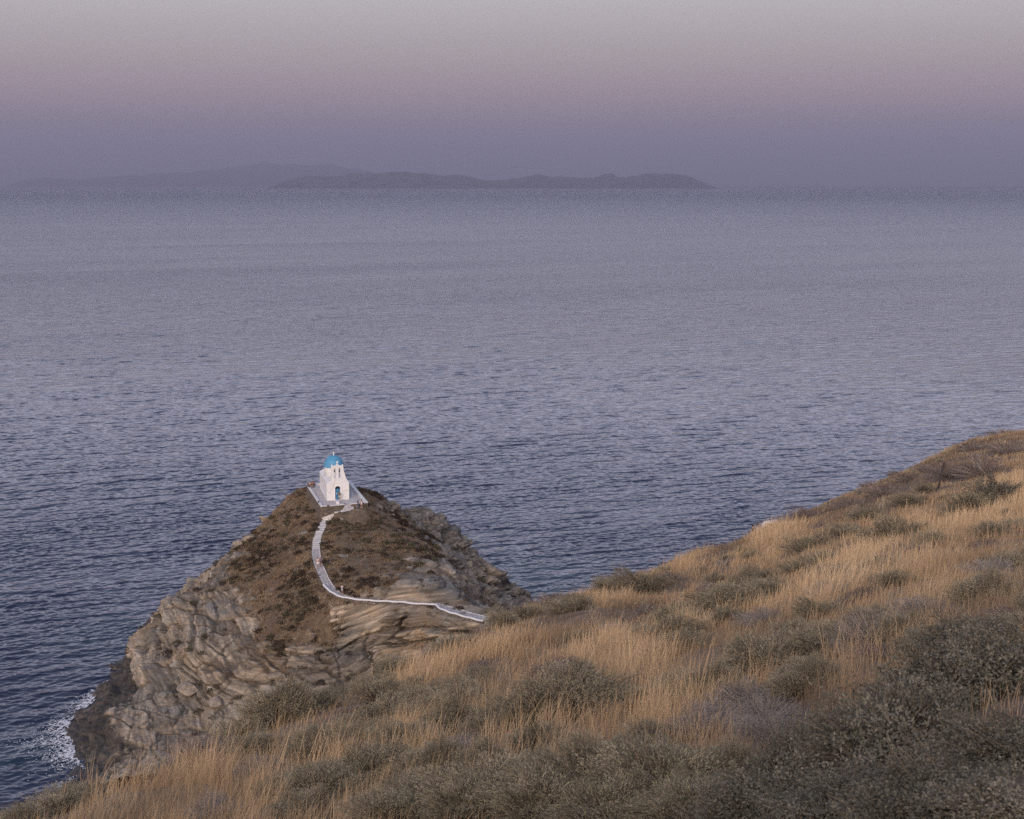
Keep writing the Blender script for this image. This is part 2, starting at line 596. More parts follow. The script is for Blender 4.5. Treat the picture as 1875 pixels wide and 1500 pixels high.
def build_headland():
    global HEAD_P, HEAD_V, HEAD_X, HEAD_Y, HEAD_N
    xs = np.arange(-82, 16, .2)
    ys = np.concatenate([np.arange(188, 268, .17), np.arange(268, 352, .34)])
    Y, X = np.meshgrid(ys, xs, indexing='ij')
    x, y = X.ravel(), Y.ravel()
    Z = head_base(x, y).reshape(X.shape)
    V = np.clip(_vf(np.stack([x, y], -1) / 30)[:, 0], 0, 1).reshape(X.shape)
    gy, gx = np.gradient(Z, ys, xs)
    # the plain height field answers later questions about where the ground is
    nn = np.stack([-gx, -gy, np.ones_like(gx)], -1)
    nn /= np.linalg.norm(nn, axis=2)[..., None]
    HEAD_P, HEAD_V, HEAD_X, HEAD_Y, HEAD_N = np.stack([X, Y, Z], -1), V, xs, ys, nn
    # rows spaced evenly along the slope, so that cliffs get as many points as flats
    N = 860
    rows = np.empty((5, N, len(xs)))
    for c in range(len(xs)):
        dy, dz = np.diff(ys), np.diff(Z[:, c])
        ds = np.hypot(dy, dz) * np.where(ys[:-1] < 272, 1.0, .45)
        L = np.concatenate([[0], np.cumsum(ds)])
        t = np.linspace(0, L[-1], N)
        for k, A in enumerate((Y, Z, V, gx, gy)):
            rows[k, :, c] = np.interp(t, L, A[:, c])
    x = np.broadcast_to(xs, (N, len(xs))).ravel()
    y, z, veg, gx, gy = (q.ravel() for q in rows)
    n = np.stack([-gx, -gy, np.ones(len(x))], -1)
    slope = np.hypot(gx, gy)
    n /= np.linalg.norm(n, axis=1)[:, None]
    nz = fbm(x / 4, y / 4, z / 4, 3, 4)
    veg = sstep(.34, .58, veg + nz * .62 + .22 * vnoise(x / 1.1, y / 1.1, z / 1.1, 4) - np.clip(slope - .9, 0, 2) * .24)
    dpath, _ = near_path(x, y)
    keep = sstep(.9, 2.2, dpath - 1.0) * sstep(.2, -1.2, in_quad(x, y, TERR))
    rock = 1 - veg
    P = np.stack([x, y, z], -1)
    s = strata(P)
    # blocks split by joints, ledges along the bedding, fine roughness
    jx = (x * .86 + y * .25 - z * .55) / 3.4 + fbm(x / 6, y / 6, z / 6, 77, 2) * .6
    f1, f2, idn, tl1 = worley(jx * .60, (y * .9 + x * .2) / 5.4, s / 2.3, 11, .6)
    crack = sstep(.10, 0, f2 - f1)
    g1, g2, idg, tl2 = worley(jx * 1.9, (y * .9 - x * .3) / 2.0, s / .75, 23, .5)
    crack2 = sstep(.13, 0, g2 - g1)
    k1, k2, idk, tl3 = worley(jx * 5.5, y / .8, s / .34, 29, .4)
    crack3 = sstep(.16, 0, k2 - k1)
    lay = s / 1.25 + fbm(x / 5, y / 5, z / 5, 37, 2) * .35
    li = np.floor(lay)
    fr = lay - li
    h0 = _hash(li, li * 0, li * 0, 91)
    h1 = _hash(li + 1, li * 0, li * 0, 91)
    led = h0 + (h1 - h0) * sstep(.86, 1, fr)
    lay2 = s / .52
    l2 = np.floor(lay2)
    led2 = _hash(l2, l2 * 0, l2 * 0, 92)
    fine = fbm(x / .9, y / .9, z / .9, 51, 3)
    crag = 1 - 2 * np.abs(fbm((x + y * .5) / 8, (y - x * .4) / 13, (z + x * .3) / 5, 57, 3)) * 1.6
    jl = (x * .80 - z * .55 + y * .35) / 5.2 + fbm(x / 7, y / 7, z / 7, 83, 2) * .7
    jf = np.abs(jl - np.round(jl)) * 5.2
    joint = sstep(.30, .05, jf) * sstep(.25, .45, _hash(np.round(jl), jl * 0, jl * 0, 84) + .35 * vnoise(x / 5, y / 5, z / 5, 85))
    steep = sstep(.25, 1.1, slope)
    amp = rock * (.35 + .65 * steep) * keep
    disp = amp * (crag * 1.0 + (idn - .5) * 1.7 + tl1 * 3.4 - crack * 1.9 + (idg - .5) * .50 + tl2 * 1.2 - crack2 * .5 + tl3 * .25 + (idk - .5) * .16 - crack3 * .10 + (led - .5) * 1.5 + (led2 - .5) * .36 + fine * .12 - joint * 1.2)
    hor = n * np.array([1, 1, .45])
    low = sstep(4.5, 1.0, z) * sstep(-1, .5, z)
    P = P + hor * disp[:, None]
    P[:, 2] += keep * (veg * (fbm(x / 2.2, y / 2.2, z * 0, 8, 3) * .28) + low * rock * fbm(x / 1.6, y / 1.6, z, 61, 3) * .9 * (1 - steep * .5))
    P[:, 2] = np.maximum(P[:, 2], -3)
    HEAD_V = np.clip(sstep(.32, .62, HEAD_V + .30 * fbm(X / 4, Y / 4, Z / 4, 3, 4)), 0, 1)
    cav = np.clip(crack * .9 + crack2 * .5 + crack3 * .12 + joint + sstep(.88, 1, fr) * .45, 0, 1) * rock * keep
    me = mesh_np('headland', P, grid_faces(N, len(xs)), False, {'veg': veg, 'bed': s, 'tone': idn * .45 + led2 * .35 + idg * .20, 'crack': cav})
    m, t, b = mat_new('headland_rock')
    pos = t.node('ShaderNodeNewGeometry').outputs['Position']
    sep = t.node('ShaderNodeSeparateXYZ')
    t.put(sep.inputs[0], pos)
    bed = attr(t, 'bed').outputs['Fac']
    tone = attr(t, 'tone').outputs['Fac']
    vg = attr(t, 'veg').outputs['Fac']
    comb = t.node('ShaderNodeCombineXYZ')
    t.put(comb.inputs[0], t.math('MULTIPLY', sep.outputs[0], .12))
    t.put(comb.inputs[1], t.math('MULTIPLY', sep.outputs[1], .12))
    t.put(comb.inputs[2], t.math('MULTIPLY', bed, 2.2))
    bands = t.noise(comb.outputs[0], 1.0, 5, .65)
    big = t.noise(pos, .09, 4, .6)
    mid = t.noise(pos, .7, 5, .65)
    rock_c = t.ramp(bands, [(.32, (.066, .052, .040)), (.44, (.155, .124, .094)), (.56, (.245, .200, .152)), (.70, (.37, .315, .25))])
    grey = t.ramp(mid, [(.3, (.095, .096, .090)), (.6, (.20, .195, .18)), (.75, (.33, .31, .285))])
    rock_c = t.mix(t.map(big, .50, .66, 0, .8), rock_c, grey)
    rock_c = t.mix(t.math('MULTIPLY', t.map(t.noise(pos, .16, 3), .54, .68), .50), rock_c, (.25, .170, .100))
    rock_c = t.mix(1.0, rock_c, t.ramp(tone, [(.2, (.66, .66, .68)), (.5, (1.05, 1.05, 1.04)), (.8, (1.65, 1.60, 1.52))]), 'MULTIPLY')
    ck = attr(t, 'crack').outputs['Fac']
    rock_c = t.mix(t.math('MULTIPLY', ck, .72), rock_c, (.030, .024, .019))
    # pale quartz seams
    q = t.noise(comb.outputs[0], 3.1, 3, .6)
    rock_c = t.mix(t.math('MULTIPLY', t.map(q, .66, .72), .7), rock_c, (.48, .45, .41))
    # black lichen and wet rock above the water line
    wl = t.math('ADD', sep.outputs[2], t.math('MULTIPLY', t.math('SUBTRACT', big, .5), 5.0))
    wl = t.math('ADD', wl, t.math('MULTIPLY', t.math('SUBTRACT', mid, .5), 3.2))
    xw = t.math('ADD', sep.outputs[0], t.math('MULTIPLY', t.math('SUBTRACT', t.noise(pos, .22, 4, .65), .5), 22.0))
    west = t.map(xw, -60, -50, 1, .15)
    wl = t.math('SUBTRACT', wl, t.map(xw, -54, -66, 0, 2.2))
    rock_c = t.mix(t.math('MULTIPLY', t.map(wl, 2.3, 1.3, 0, .93, True), t.math('MAXIMUM', west, t.map(wl, 1.4, .6, 0, 1))), rock_c, t.mix(t.map(mid, .4, .62), (.016, .014, .013), (.062, .052, .043)))
    soil = t.ramp(t.noise(pos, .45, 5, .7), [(.3, (.060, .042, .028)), (.5, (.115, .080, .050)), (.7, (.195, .145, .092))])
    soil = t.mix(t.map(t.noise(pos, 1.6, 3), .62, .70), soil, (.30, .27, .23))
    c = t.mix(vg, rock_c, soil)
    t.put(b.inputs['Base Color'], c)
    t.put(b.inputs['Roughness'], t.map(sep.outputs[2], .3, 2, .45, .92))
    bh = t.math('ADD', t.math('MULTIPLY', bands, .7), t.math('MULTIPLY', t.noise(pos, 2.4, 6, .7), .8))
    t.put(b.inputs['Normal'], t.bump(bh, .7, .22))
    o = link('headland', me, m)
    tag(o, 'rocky peninsula of layered schist with scrub on its back', 'headland', kind='structure')


build_headland()


def head_z(x, y):
    j = np.clip(np.searchsorted(HEAD_X, x), 0, len(HEAD_X) - 1)
    i = np.clip(np.searchsorted(HEAD_Y, y), 0, len(HEAD_Y) - 1)
    return HEAD_P[i, j, 2]


# ------------------------------------------------------------------ near hillside: picture x, y and distance of the vegetation's top
HILLP = [(1875, 792, 150), (1740, 818, 140), (1680, 855, 130), (1600, 884, 122), (1520, 910, 112), (1450, 948, 107), (1400, 971, 103), (1340, 994, 98), (1280, 1010, 90), (1200, 1038, 82), (1130, 1062, 76),
         (1060, 1086, 69), (1000, 1098, 65), (950, 1110, 60), (890, 1140, 55), (840, 1162, 52), (780, 1180, 48), (720, 1215, 44), (650, 1250, 40), (580, 1268, 37), (480, 1304, 33), (400, 1357, 29), (300, 1394, 26.5), (220, 1419, 24.5), (150, 1438, 23), (70, 1468, 21), (0, 1493, 19.5),
         (1800, 1100, 12), (1870, 850, 85), (1870, 1000, 27), (1870, 1150, 8.5), (1870, 1300, 5), (1700, 960, 62), (1600, 960, 66), (1550, 1050, 32), (1500, 1000, 55), (1400, 1020, 60), (1400, 1100, 33), (1400, 1200, 18), (1400, 1300, 10.5), (1600, 1300, 7), (1700, 1200, 8.5), (1600, 1200, 13),
         (1250, 1080, 54), (1200, 1150, 33), (1200, 1250, 19), (1040, 1270, 19), (1040, 1180, 32), (950, 1170, 40), (860, 1220, 34), (760, 1270, 29), (700, 1350, 19), (900, 1350, 14.5), (550, 1350, 24), (450, 1408, 21), (420, 1440, 16.5), (250, 1460, 18),
         (0, 1510, 17.5), (300, 1500, 13), (600, 1500, 8.5), (937, 1500, 5.5), (1100, 1400, 9.5), (1400, 1500, 4.2), (1875, 1500, 3.2), (600, 1440, 13), (850, 1430, 10), (1250, 1400, 7.8), (1450, 1400, 6), (1875, 1400, 4)]
# azimuth in degrees, horizontal distance, drop / distance
HILLQ = [(-22, 40, .55), (-22, 80, .60), (-20, 28, .495), (-20, 60, .60), (-18, 45, .54), (-18, 110, .60), (-15, 34, .47), (-15, 60, .55), (-15, 120, .55), (-15, 170, .50), (-10, 48, .43), (-10, 90, .49), (-10, 140, .47), (-10, 185, .435),
         (-5, 66, .385), (-5, 110, .44), (-5, 160, .42), (-5, 195, .385), (0, 78, .335), (0, 120, .40), (0, 170, .41), (0, 200, .36), (5, 100, .30), (5, 140, .35), (5, 200, .37), (5, 230, .36), (9, 118, .262), (9, 126, .2535), (9, 150, .32), (9, 210, .37), (13, 145, .245), (13, 200, .33), (17, 165, .225), (17, 230, .31),
         (20, 175, .195), (20, 240, .29), (20, 300, .30), (26, 150, .165), (26, 100, .175), (26, 30, .25), (26, 5, .42), (26, 220, .24), (26, 320, .28), (45, 4, .45), (45, 20, .20), (45, 60, .13), (45, 150, .12), (45, 300, .24),
         (-28, 10, .50), (-28, 22, .54), (-28, 50, .64), (-28, 110, .75), (-45, 6, .5), (-45, 20, .66), (-45, 50, .78), (-45, 100, .86), (-90, 4, .5), (-90, 20, .7), (-90, 60, .9), (-90, 90, .95), (90, 4, .4), (90, 30, .05), (90, 120, 0.02),
         (180, 4, .4), (180, 30, .06), (180, 120, .02), (180, 300, .01), (-135, 4, .45), (-135, 30, .3), (-135, 120, .5), (135, 4, .4), (135, 30, .05), (135, 150, .0), (0, 2.0, .80), (-15, 2, .9), (20, 2, .75), (90, 1.6, .95), (-90, 1.6, 1.0), (180, 1.6, 1.0), (45, 1.6, .9), (-45, 1.6, 1.0)]


def _hk(az, lr):
    return np.stack([np.sin(az) * 5, np.cos(az) * 5, lr], -1)


def _hill_fit():
    X, v = [], []
    for px, py, d in HILLP:
        q = ray(px, py)
        hz = math.hypot(q[0], q[1])
        X.append((math.atan2(q[0], q[1]), math.log(d)))
        v.append(-q[2] / hz + min(.45, .06 * d + .12) / d)
    for a, r, tt in HILLQ:
        X.append((math.radians(a), math.log(r)))
        v.append(tt)
    X = np.array(X)
    return RBF(_hk(X[:, 0], X[:, 1]), v, 'lin', .004)


_hl = _hill_fit()


def hill_z(x, y, rough=True):
    r = np.hypot(x, y)
    az = np.arctan2(x, y)
    tt = _hl(_hk(az, np.log(np.maximum(r, 1.2))))[:, 0]
    z = H - tt * np.maximum(r, 1.2)
    if rough:
        z = z + fbm(x / 3.5, y / 3.5, z * 0, 41, 3) * np.clip(r * .012, .02, .35)
    return z


def build_hillside():
    az = np.radians(np.concatenate([np.arange(-180, -46, 4), np.arange(-46, -24, .6), np.arange(-24, 24, .12), np.arange(24, 46, .6), np.arange(46, 180, 4)]))
    ra = np.exp(np.linspace(math.log(1.2), math.log(330), 330))
    R, A = np.meshgrid(ra, az, indexing='ij')
    x, y = (R * np.sin(A)).ravel(), (R * np.cos(A)).ravel()
    z = np.maximum(hill_z(x, y), -4)
    v = np.stack([x, y, z], -1)
    nr, nc = R.shape
    f = grid_faces(nr, nc, True)[:, ::-1]
    v = np.vstack([v, [[0, 0, z[:nc].mean()]]])
    cap = np.stack([np.full(nc, len(v) - 1), (np.arange(nc)), (np.arange(nc) + 1) % nc], -1)[:, ::-1]
    me = mesh_np('hillside', v, [f, cap], True)
    m, t, b = mat_new('hillside_soil')
    pos = t.node('ShaderNodeNewGeometry').outputs['Position']
    n1 = t.noise(pos, .5, 5, .65)
    n2 = t.noise(pos, 6.0, 5, .7)
    c = t.ramp(n1, [(.3, (.095, .064, .044)), (.5, (.17, .115, .074)), (.7, (.26, .19, .125))])
    c = t.mix(t.map(n2, .60, .70), c, (.20, .165, .125))
    t.put(b.inputs['Base Color'], c)
    b.inputs['Roughness'].default_value = .95
    t.put(b.inputs['Normal'], t.bump(n2, .7, .08))
    o = link('hillside', me, m)
    tag(o, 'steep grassy slope falling from the viewpoint to the sea', 'hillside', kind='structure')


build_hillside()


# ------------------------------------------------------------------ materials for built things
def plain(name, col, rough=.8, var=.08, scale=2.0, bump=0.0, metal=0.0):
    m, t, b = mat_new(name)
    pos = t.node('ShaderNodeTexCoord').outputs['Object']
    n = t.noise(pos, scale, 4, .6)
    lo = tuple(max(0, c * (1 - var)) for c in col)
    hi = tuple(min(1, c * (1 + var)) for c in col)
    t.put(b.inputs['Base Color'], t.mix(t.map(n, .3, .7), lo, hi))
    b.inputs['Roughness'].default_value = rough
    b.inputs['Metallic'].default_value = metal
    if bump:
        t.put(b.inputs['Normal'], t.bump(n, bump, .05))
    return m


def flagstone(name, stone_lo, stone_hi, joint, scale=1.7, width=.075, edge_attr=False):
    m, t, b = mat_new(name)
    pos = t.node('ShaderNodeNewGeometry').outputs['Position']
    w = t.noise(pos, 1.2, 2)
    p = t.vmath('ADD', pos, t.vmath('SCALE', w))
    vd = t.voro(t.mapping(pos, (1, 1, .2)), scale, 'DISTANCE_TO_EDGE')
    vc = t.voro(t.mapping(pos, (1, 1, .2)), scale, 'F1')
    sep = t.node('ShaderNodeSeparateColor')
    t.put(sep.inputs[0], vc.outputs['Color'])
    c = t.mix(sep.outputs[0], stone_lo, stone_hi)
    c = t.mix(t.map(t.noise(pos, 9, 3), .4, .7, 0, .35), c, tuple(x * .6 for x in stone_lo))
    j = t.map(vd.outputs['Distance'], width * .6, width * 1.3, 1, 0)
    j = t.math('MULTIPLY', j, t.map(t.noise(pos, 1.1, 3), .35, .6, .45, 1))
    c = t.mix(j, c, joint)
    if edge_attr:
        e = attr(t, 'edge').outputs['Fac']
        c = t.mix(t.math('MULTIPLY', e, t.map(t.noise(pos, 2.0, 3), .36, .5)), c, (.72, .69, .67))
    t.put(b.inputs['Base Color'], c)
    b.inputs['Roughness'].default_value = .85
    t.put(b.inputs['Normal'], t.bump(vd.outputs['Distance'], .5, .03))
    return m


def drystone(name):
    m, t, b = mat_new(name)
    pos = t.node('ShaderNodeNewGeometry').outputs['Position']
    p = t.mapping(pos, (1, 1, 2.1))
    vd = t.voro(p, 2.6, 'DISTANCE_TO_EDGE')
    vc = t.voro(p, 2.6, 'F1')
    sep = t.node('ShaderNodeSeparateColor')
    t.put(sep.inputs[0], vc.outputs['Color'])
    c = t.ramp(sep.outputs[0], [(0, (.075, .060, .048)), (.55, (.135, .108, .085)), (.9, (.20, .165, .13)), (1, (.36, .30, .24))])
    c = t.mix(t.map(vd.outputs['Distance'], .02, .06, 1, 0), c, (.045, .036, .030))
    c = t.mix(t.map(t.noise(pos, 3, 4), .4, .7, 0, .4), c, (.10, .085, .07))
    t.put(b.inputs['Base Color'], c)
    b.inputs['Roughness'].default_value = .95
    t.put(b.inputs['Normal'], t.bump(vd.outputs['Distance'], .9, .12))
    return m


def whitewash(name, k=1.0):
    m, t, b = mat_new(name)
    pos = t.node('ShaderNodeNewGeometry').outputs['Position']
    n = t.noise(pos, .8, 4, .6)
    drip = t.noise(t.mapping(pos, (2.4, 2.4, .35)), 1.0, 3, .6)
    c = t.mix(t.map(n, .3, .7), (.60 * k, .60 * k, .61 * k), (.67 * k, .67 * k, .68 * k))
    c = t.mix(t.map(drip, .58, .74, 0, .20), c, (.55 * k, .52 * k, .49 * k))
    t.put(b.inputs['Base Color'], c)
    b.inputs['Roughness'].default_value = .8
    return m


M = dict(white=whitewash('whitewash'), coping=whitewash('whitewash_worn', .94), stone=drystone('dry_stone'),
         paving=flagstone('terrace_paving', (.34, .31, .31), (.46, .43, .43), (.62, .59, .58), 1.9, .05),
         path=flagstone('path_paving', (.24, .215, .205), (.36, .33, .32), (.62, .58, .55), 1.9, .06, True),
         step=flagstone('step_stone', (.34, .305, .27), (.54, .50, .46), (.70, .66, .62), 2.3, .07),
         dome=plain('dome_paint', (.066, .245, .415), .6, .10, 1.2, .15), door=plain('door_paint', (.050, .165, .290), .5, .12, 3.0),
         glass=plain('dark_glass', (.012, .014, .020), .15, .1), bell=plain('bell_bronze', (.060, .045, .030), .45, .2, 6, 0, .6),
         rope=plain('grey_rope', (.40, .37, .34)), plaque=plain('plaque_marble', (.62, .57, .53)), pole=plain('blue_pole_paint', (.30, .37, .47), .5),
         black=plain('black_cloth', (.012, .012, .015)), terracotta=plain('terracotta', (.20, .085, .05)), lamp=plain('lamp_white', (.7, .66, .6)),
         tableblue=plain('blue_paint', (.16, .32, .52), .6), rust=plain('rusty_iron', (.055, .040, .036), .8, .3, 8), shell=plain('cross_white', (.78, .75, .74)))


def prism(outline, holes, y0, y1, name, mat, parent):
    """a plate with holes: outline and holes are lists of (x, z), it runs from y0 to y1"""
    from mathutils.geometry import tessellate_polygon
    loops = [outline] + holes
    flat = [p for l in loops for p in l]
    tris = tessellate_polygon([[Vector((p[0], p[1], 0)) for p in l] for l in loops])
    bm = bmesh.new()
    A = [bm.verts.new((p[0], y0, p[1])) for p in flat]
    B = [bm.verts.new((p[0], y1, p[1])) for p in flat]
    for t in tris:
        try:
            bm.faces.new([A[i] for i in t])
            bm.faces.new([B[i] for i in reversed(t)])
        except ValueError:
            pass
    k = 0
    for l in loops:
        n = len(l)
        for i in range(n):
            a, b = k + i, k + (i + 1) % n
            bm.faces.new([A[a], A[b], B[b], B[a]])
        k += n
    bmesh.ops.recalc_face_normals(bm, faces=bm.faces)
    me = bpy.data.meshes.new(name)
    bm.to_mesh(me)
    bm.free()
    return link(name, me, mat, parent)


def box_bm(bm, x0, x1, y0, y1, z0, z1):
    vs = [bm.verts.new((x, y, z)) for x in (x0, x1) for y in (y0, y1) for z in (z0, z1)]
    for f in ((0, 1, 3, 2), (4, 6, 7, 5), (0, 4, 5, 1), (2, 3, 7, 6), (0, 2, 6, 4), (1, 5, 7, 3)):
        bm.faces.new([vs[i] for i in f])
    return vs


def lathe_bm(bm, prof, seg=32, cx=0, cy=0, cz=0):
    rings = []
    for r, z in prof:
        if r < 1e-5:
            rings.append([bm.verts.new((cx, cy, cz + z))])
        else:
            rings.append([bm.verts.new((cx + r * math.cos(2 * math.pi * i / seg), cy + r * math.sin(2 * math.pi * i / seg), cz + z)) for i in range(seg)])
    for a, b in zip(rings, rings[1:]):
        for i in range(seg):
            j = (i + 1) % seg
            q = [a[i % len(a)], a[j % len(a)], b[j % len(b)], b[i % len(b)]]
            u = []
            for v in q:
                if v not in u:
                    u.append(v)
            if len(u) > 2:
                bm.faces.new(u)


def tube_bm(bm, pts, r, seg=6):
    pts = [Vector(p) for p in pts]
    rings = []
    for i, p in enumerate(pts):
        d = (pts[min(i + 1, len(pts) - 1)] - pts[max(i - 1, 0)]).normalized()
        u = d.cross(Vector((0, 0, 1)) if abs(d.z) < .9 else Vector((1, 0, 0))).normalized()
        w = d.cross(u)
        rr = r[i] if hasattr(r, '__len__') else r
        rings.append([bm.verts.new(p + (u * math.cos(2 * math.pi * k / seg) + w * math.sin(2 * math.pi * k / seg)) * rr) for k in range(seg)])
    for a, b in zip(rings, rings[1:]):
        for k in range(seg):
            bm.faces.new([a[k], a[(k + 1) % seg], b[(k + 1) % seg], b[k]])
    bm.faces.new(rings[0][::-1])
    bm.faces.new(rings[-1])


def done(bm, name, mat, parent=None, smooth=False, bevel=0.0):
    if bevel:
        bmesh.ops.bevel(bm, geom=list(bm.edges), offset=bevel, segments=2, affect='EDGES', profile=.6)
    bmesh.ops.recalc_face_normals(bm, faces=bm.faces)
    me = bpy.data.meshes.new(name)
    bm.to_mesh(me)
    bm.free()
    if smooth:
        for p in me.polygons:
            p.use_smooth = True
    return link(name, me, mat, parent)


def arch(x0, x1, z0, z1, n=10):
    r = (x1 - x0) / 2
    c = (x0 + x1) / 2
    return [(x1, z0), (x1, z1 - r)] + [(c + r * math.cos(math.pi * i / n), z1 - r + r * math.sin(math.pi * i / n)) for i in range(1, n)] + [(x0, z1 - r), (x0, z0)]


# ------------------------------------------------------------------ the chapel
def build_chapel():
    root = empty('chapel', (-34.05, 272.2, TZ), math.radians(14.0))
    root.scale = (1.03,) * 3
    tag(root, 'small whitewashed chapel with blue dome and twin bell arches on the headland top', 'chapel')
    W, L, E = 2.13, 11.6, 3.40
    # front wall with the curved shoulders and the bell gable
    out = [(-W, 0), (-.545, 0)] + [(p[0], p[1]) for p in reversed(arch(-.545, .455, .02, 2.72))][1:-1] + [(.455, 0), (W, 0), (W, E), (1.98, 3.52), (1.80, 3.78), (1.62, 4.15), (1.48, 4.6), (1.34, 5.1), (1.2, 5.55), (1.13, 6.0), (1.12, 6.72),
           (1.06, 6.86), (.98, 6.80), (.82, 6.66), (.62, 6.60), (.40, 6.66), (.22, 6.76), (.08, 6.92), (0, 6.98), (-.08, 6.92), (-.22, 6.76), (-.40, 6.66), (-.62, 6.60), (-.85, 6.66), (-1.05, 6.80), (-1.13, 6.86), (-1.2, 6.72),
           (-1.2, 5.2), (-1.21, 4.55), (-1.25, 4.15), (-1.34, 3.84), (-1.48, 3.62), (-1.7, 3.5), (-W, E)]
    holes = [arch(-.72, -.38, 4.30, 6.22, 8), arch(.20, .54, 4.30, 6.22, 8)]
    wall = prism(out, holes, 0, .42, 'front_wall', M['white'], root)
    # body under a vaulted roof
    bm = bmesh.new()
    n = 14
    prof = [(-W + .004, 0), (-W + .004, E - .06)] + [(x, E - .08 + .62 * (1 - (x / W) ** 2)) for x in np.linspace(-W, W, n + 1)[1:-1]] + [(W - .004, E - .06), (W - .004, 0)]
    a = [bm.verts.new((x, .425, z)) for x, z in prof]
    b2 = [bm.verts.new((x, L, z)) for x, z in prof]
    for i in range(len(prof)):
        j = (i + 1) % len(prof)
        bm.faces.new([a[i], a[j], b2[j], b2[i]])
    bm.faces.new(a)
    bm.faces.new(b2[::-1])
    nave = done(bm, 'nave', M['white'], root)
    # low parapets along the eaves at both ends and a raised grey strip painted as a blind slit's shade
    bm = bmesh.new()
    box_bm(bm, -W - .012, -W + .04, 6.4, 6.55, 1.2, 2.6)
    done(bm, 'slit_shade', M['rope'], nave)
    bm = bmesh.new()
    prof2 = [(-W - .02, E - .3), (-W - .02, E + .02), (-1.2, E + .46), (0, E + .66), (1.2, E + .46), (W + .02, E + .02), (W + .02, E - .3)]
    a = [bm.verts.new((x, L - .3, z)) for x, z in prof2]
    b2 = [bm.verts.new((x, L + .02, z)) for x, z in prof2]
    for i in range(len(prof2)):
        j = (i + 1) % len(prof2)
        bm.faces.new([a[i], a[j], b2[j], b2[i]])
    bm.faces.new(a)
    bm.faces.new(b2[::-1])
    done(bm, 'rear_gable', M['white'], root)
    # drum and dome
    cy = 5.75
    bm = bmesh.new()
    lathe_bm(bm, [(0, 3.0), (1.86, 3.0), (1.84, 5.30), (1.80, 5.47), (0, 5.47)], 48, 0, cy)
    done(bm, 'drum', M['white'], root, True)
    bm = bmesh.new()
    R = 1.88
    prof = [(0, 5.40), (1.85, 5.40), (1.98, 5.44), (1.99, 5.52), (1.90, 5.62)] + [(R * math.cos(q), 5.58 + 2.05 * math.sin(q)) for q in np.linspace(.08, math.pi / 2, 16)[:-1]] + [(0, 7.63)]
    lathe_bm(bm, prof, 56, 0, cy)
    dome = done(bm, 'dome', M['dome'], root, True)
    bm = bmesh.new()
    lathe_bm(bm, [(0, 7.58), (.16, 7.60), (.14, 7.72), (.05, 7.78), (0, 7.78)], 16, 0, cy)
    box_bm(bm, -.035, .035, cy - .03, cy + .03, 7.75, 8.30)
    box_bm(bm, -.19, .19, cy - .028, cy + .028, 8.05, 8.12)
    done(bm, 'dome_cross', M['shell'], dome)
    # cross on the gable
    bm = bmesh.new()
    box_bm(bm, -.06, .06, .15, .27, 6.94, 7.52)
    box_bm(bm, -.24, .24, .153, .267, 7.22, 7.35)
    done(bm, 'gable_cross', M['shell'], wall, bevel=.015)
    # bells
    for x in (-.55, .37):
        bm = bmesh.new()
        lathe_bm(bm, [(0, .42), (.06, .42), (.09, .36), (.105, .22), (.13, .08), (.175, 0), (.155, -.01), (0, .02)], 16, x, .2, 5.42)
        box_bm(bm, x - .17, x + .17, .18, .22, 5.86, 5.92)
        bell = done(bm, 'bell', M['bell'], root, True)
        bm = bmesh.new()
        lathe_bm(bm, [(0, -.14), (.03, -.12), (.03, -.06), (.012, 0), (.012, .1), (0, .1)], 8, x, .2, 5.40)
        done(bm, 'clapper', M['bell'], bell)
    # rope from the bells to a hook on the wall
    bm = bmesh.new()
    tube_bm(bm, [(-.42, -.03, 5.38), (-.46, -.05, 4.2), (-.58, -.06, 3.4), (-1.0, -.06, 2.3), (-1.62, -.03, 1.55)], .018, 5)
    tube_bm(bm, [(-1.62, .02, 1.55), (-1.62, -.07, 1.52), (-1.66, -.07, 1.44)], .04, 5)
    done(bm, 'bell_rope', M['rope'], root)
    # door: surround, leaves, fanlight
    bm = bmesh.new()
    o2, i2 = arch(-.66, .57, 0.0, 2.86, 14), arch(-.545, .455, 0.0, 2.72, 14)
    for y0, y1 in ((-.05, .0),):
        A = [[bm.verts.new((x, y, z)) for x, z in l] for l in (o2, i2) for y in (y0, y1)]
        oa, ob, ia, ib = A
        for k in range(len(o2) - 1):
            bm.faces.new([oa[k], oa[k + 1], ia[k + 1], ia[k]])
            bm.faces.new([oa[k], ob[k], ob[k + 1], oa[k + 1]])
            bm.faces.new([ia[k], ia[k + 1], ib[k + 1], ib[k]])
    done(bm, 'door_surround', M['shell'], wall)
    bm = bmesh.new()
    box_bm(bm, -.545, -.05, .14, .19, .02, 2.05)
    box_bm(bm, -.04, .455, .14, .19, .02, 2.05)
    for x0, x1 in ((-.49, -.11), (.02, .40)):
        for z0, z1 in ((.14, .9), (1.0, 1.92)):
            box_bm(bm, x0, x1, .12, .145, z0, z1)
    box_bm(bm, -.545, .455, .11, .20, 2.05, 2.14)
    door = done(bm, 'door', M['door'], wall)
    bm = bmesh.new()
    box_bm(bm, -.38, -.16, .10, .118, 1.22, 1.30)
    done(bm, 'letter_plate', M['plaque'], door)
    fan = [(x, z) for x, z in arch(-.545, .455, 2.141, 2.72, 14)]
    fl = prism(fan, [], .15, .18, 'fanlight', M['glass'], wall)
    bm = bmesh.new()
    for q in (.22, .5, .78):
        an = math.pi * q
        tube_bm(bm, [(-.045, .14, 2.15), (-.045 + .48 * math.cos(an), .14, 2.15 + .53 * math.sin(an))], .016, 4)
    done(bm, 'glazing_bars', M['door'], fl)
    bm = bmesh.new()
    box_bm(bm, 1.0, 1.68, -.025, 0, 1.55, 2.02)
    done(bm, 'wall_plaque', M['plaque'], wall, bevel=.006)
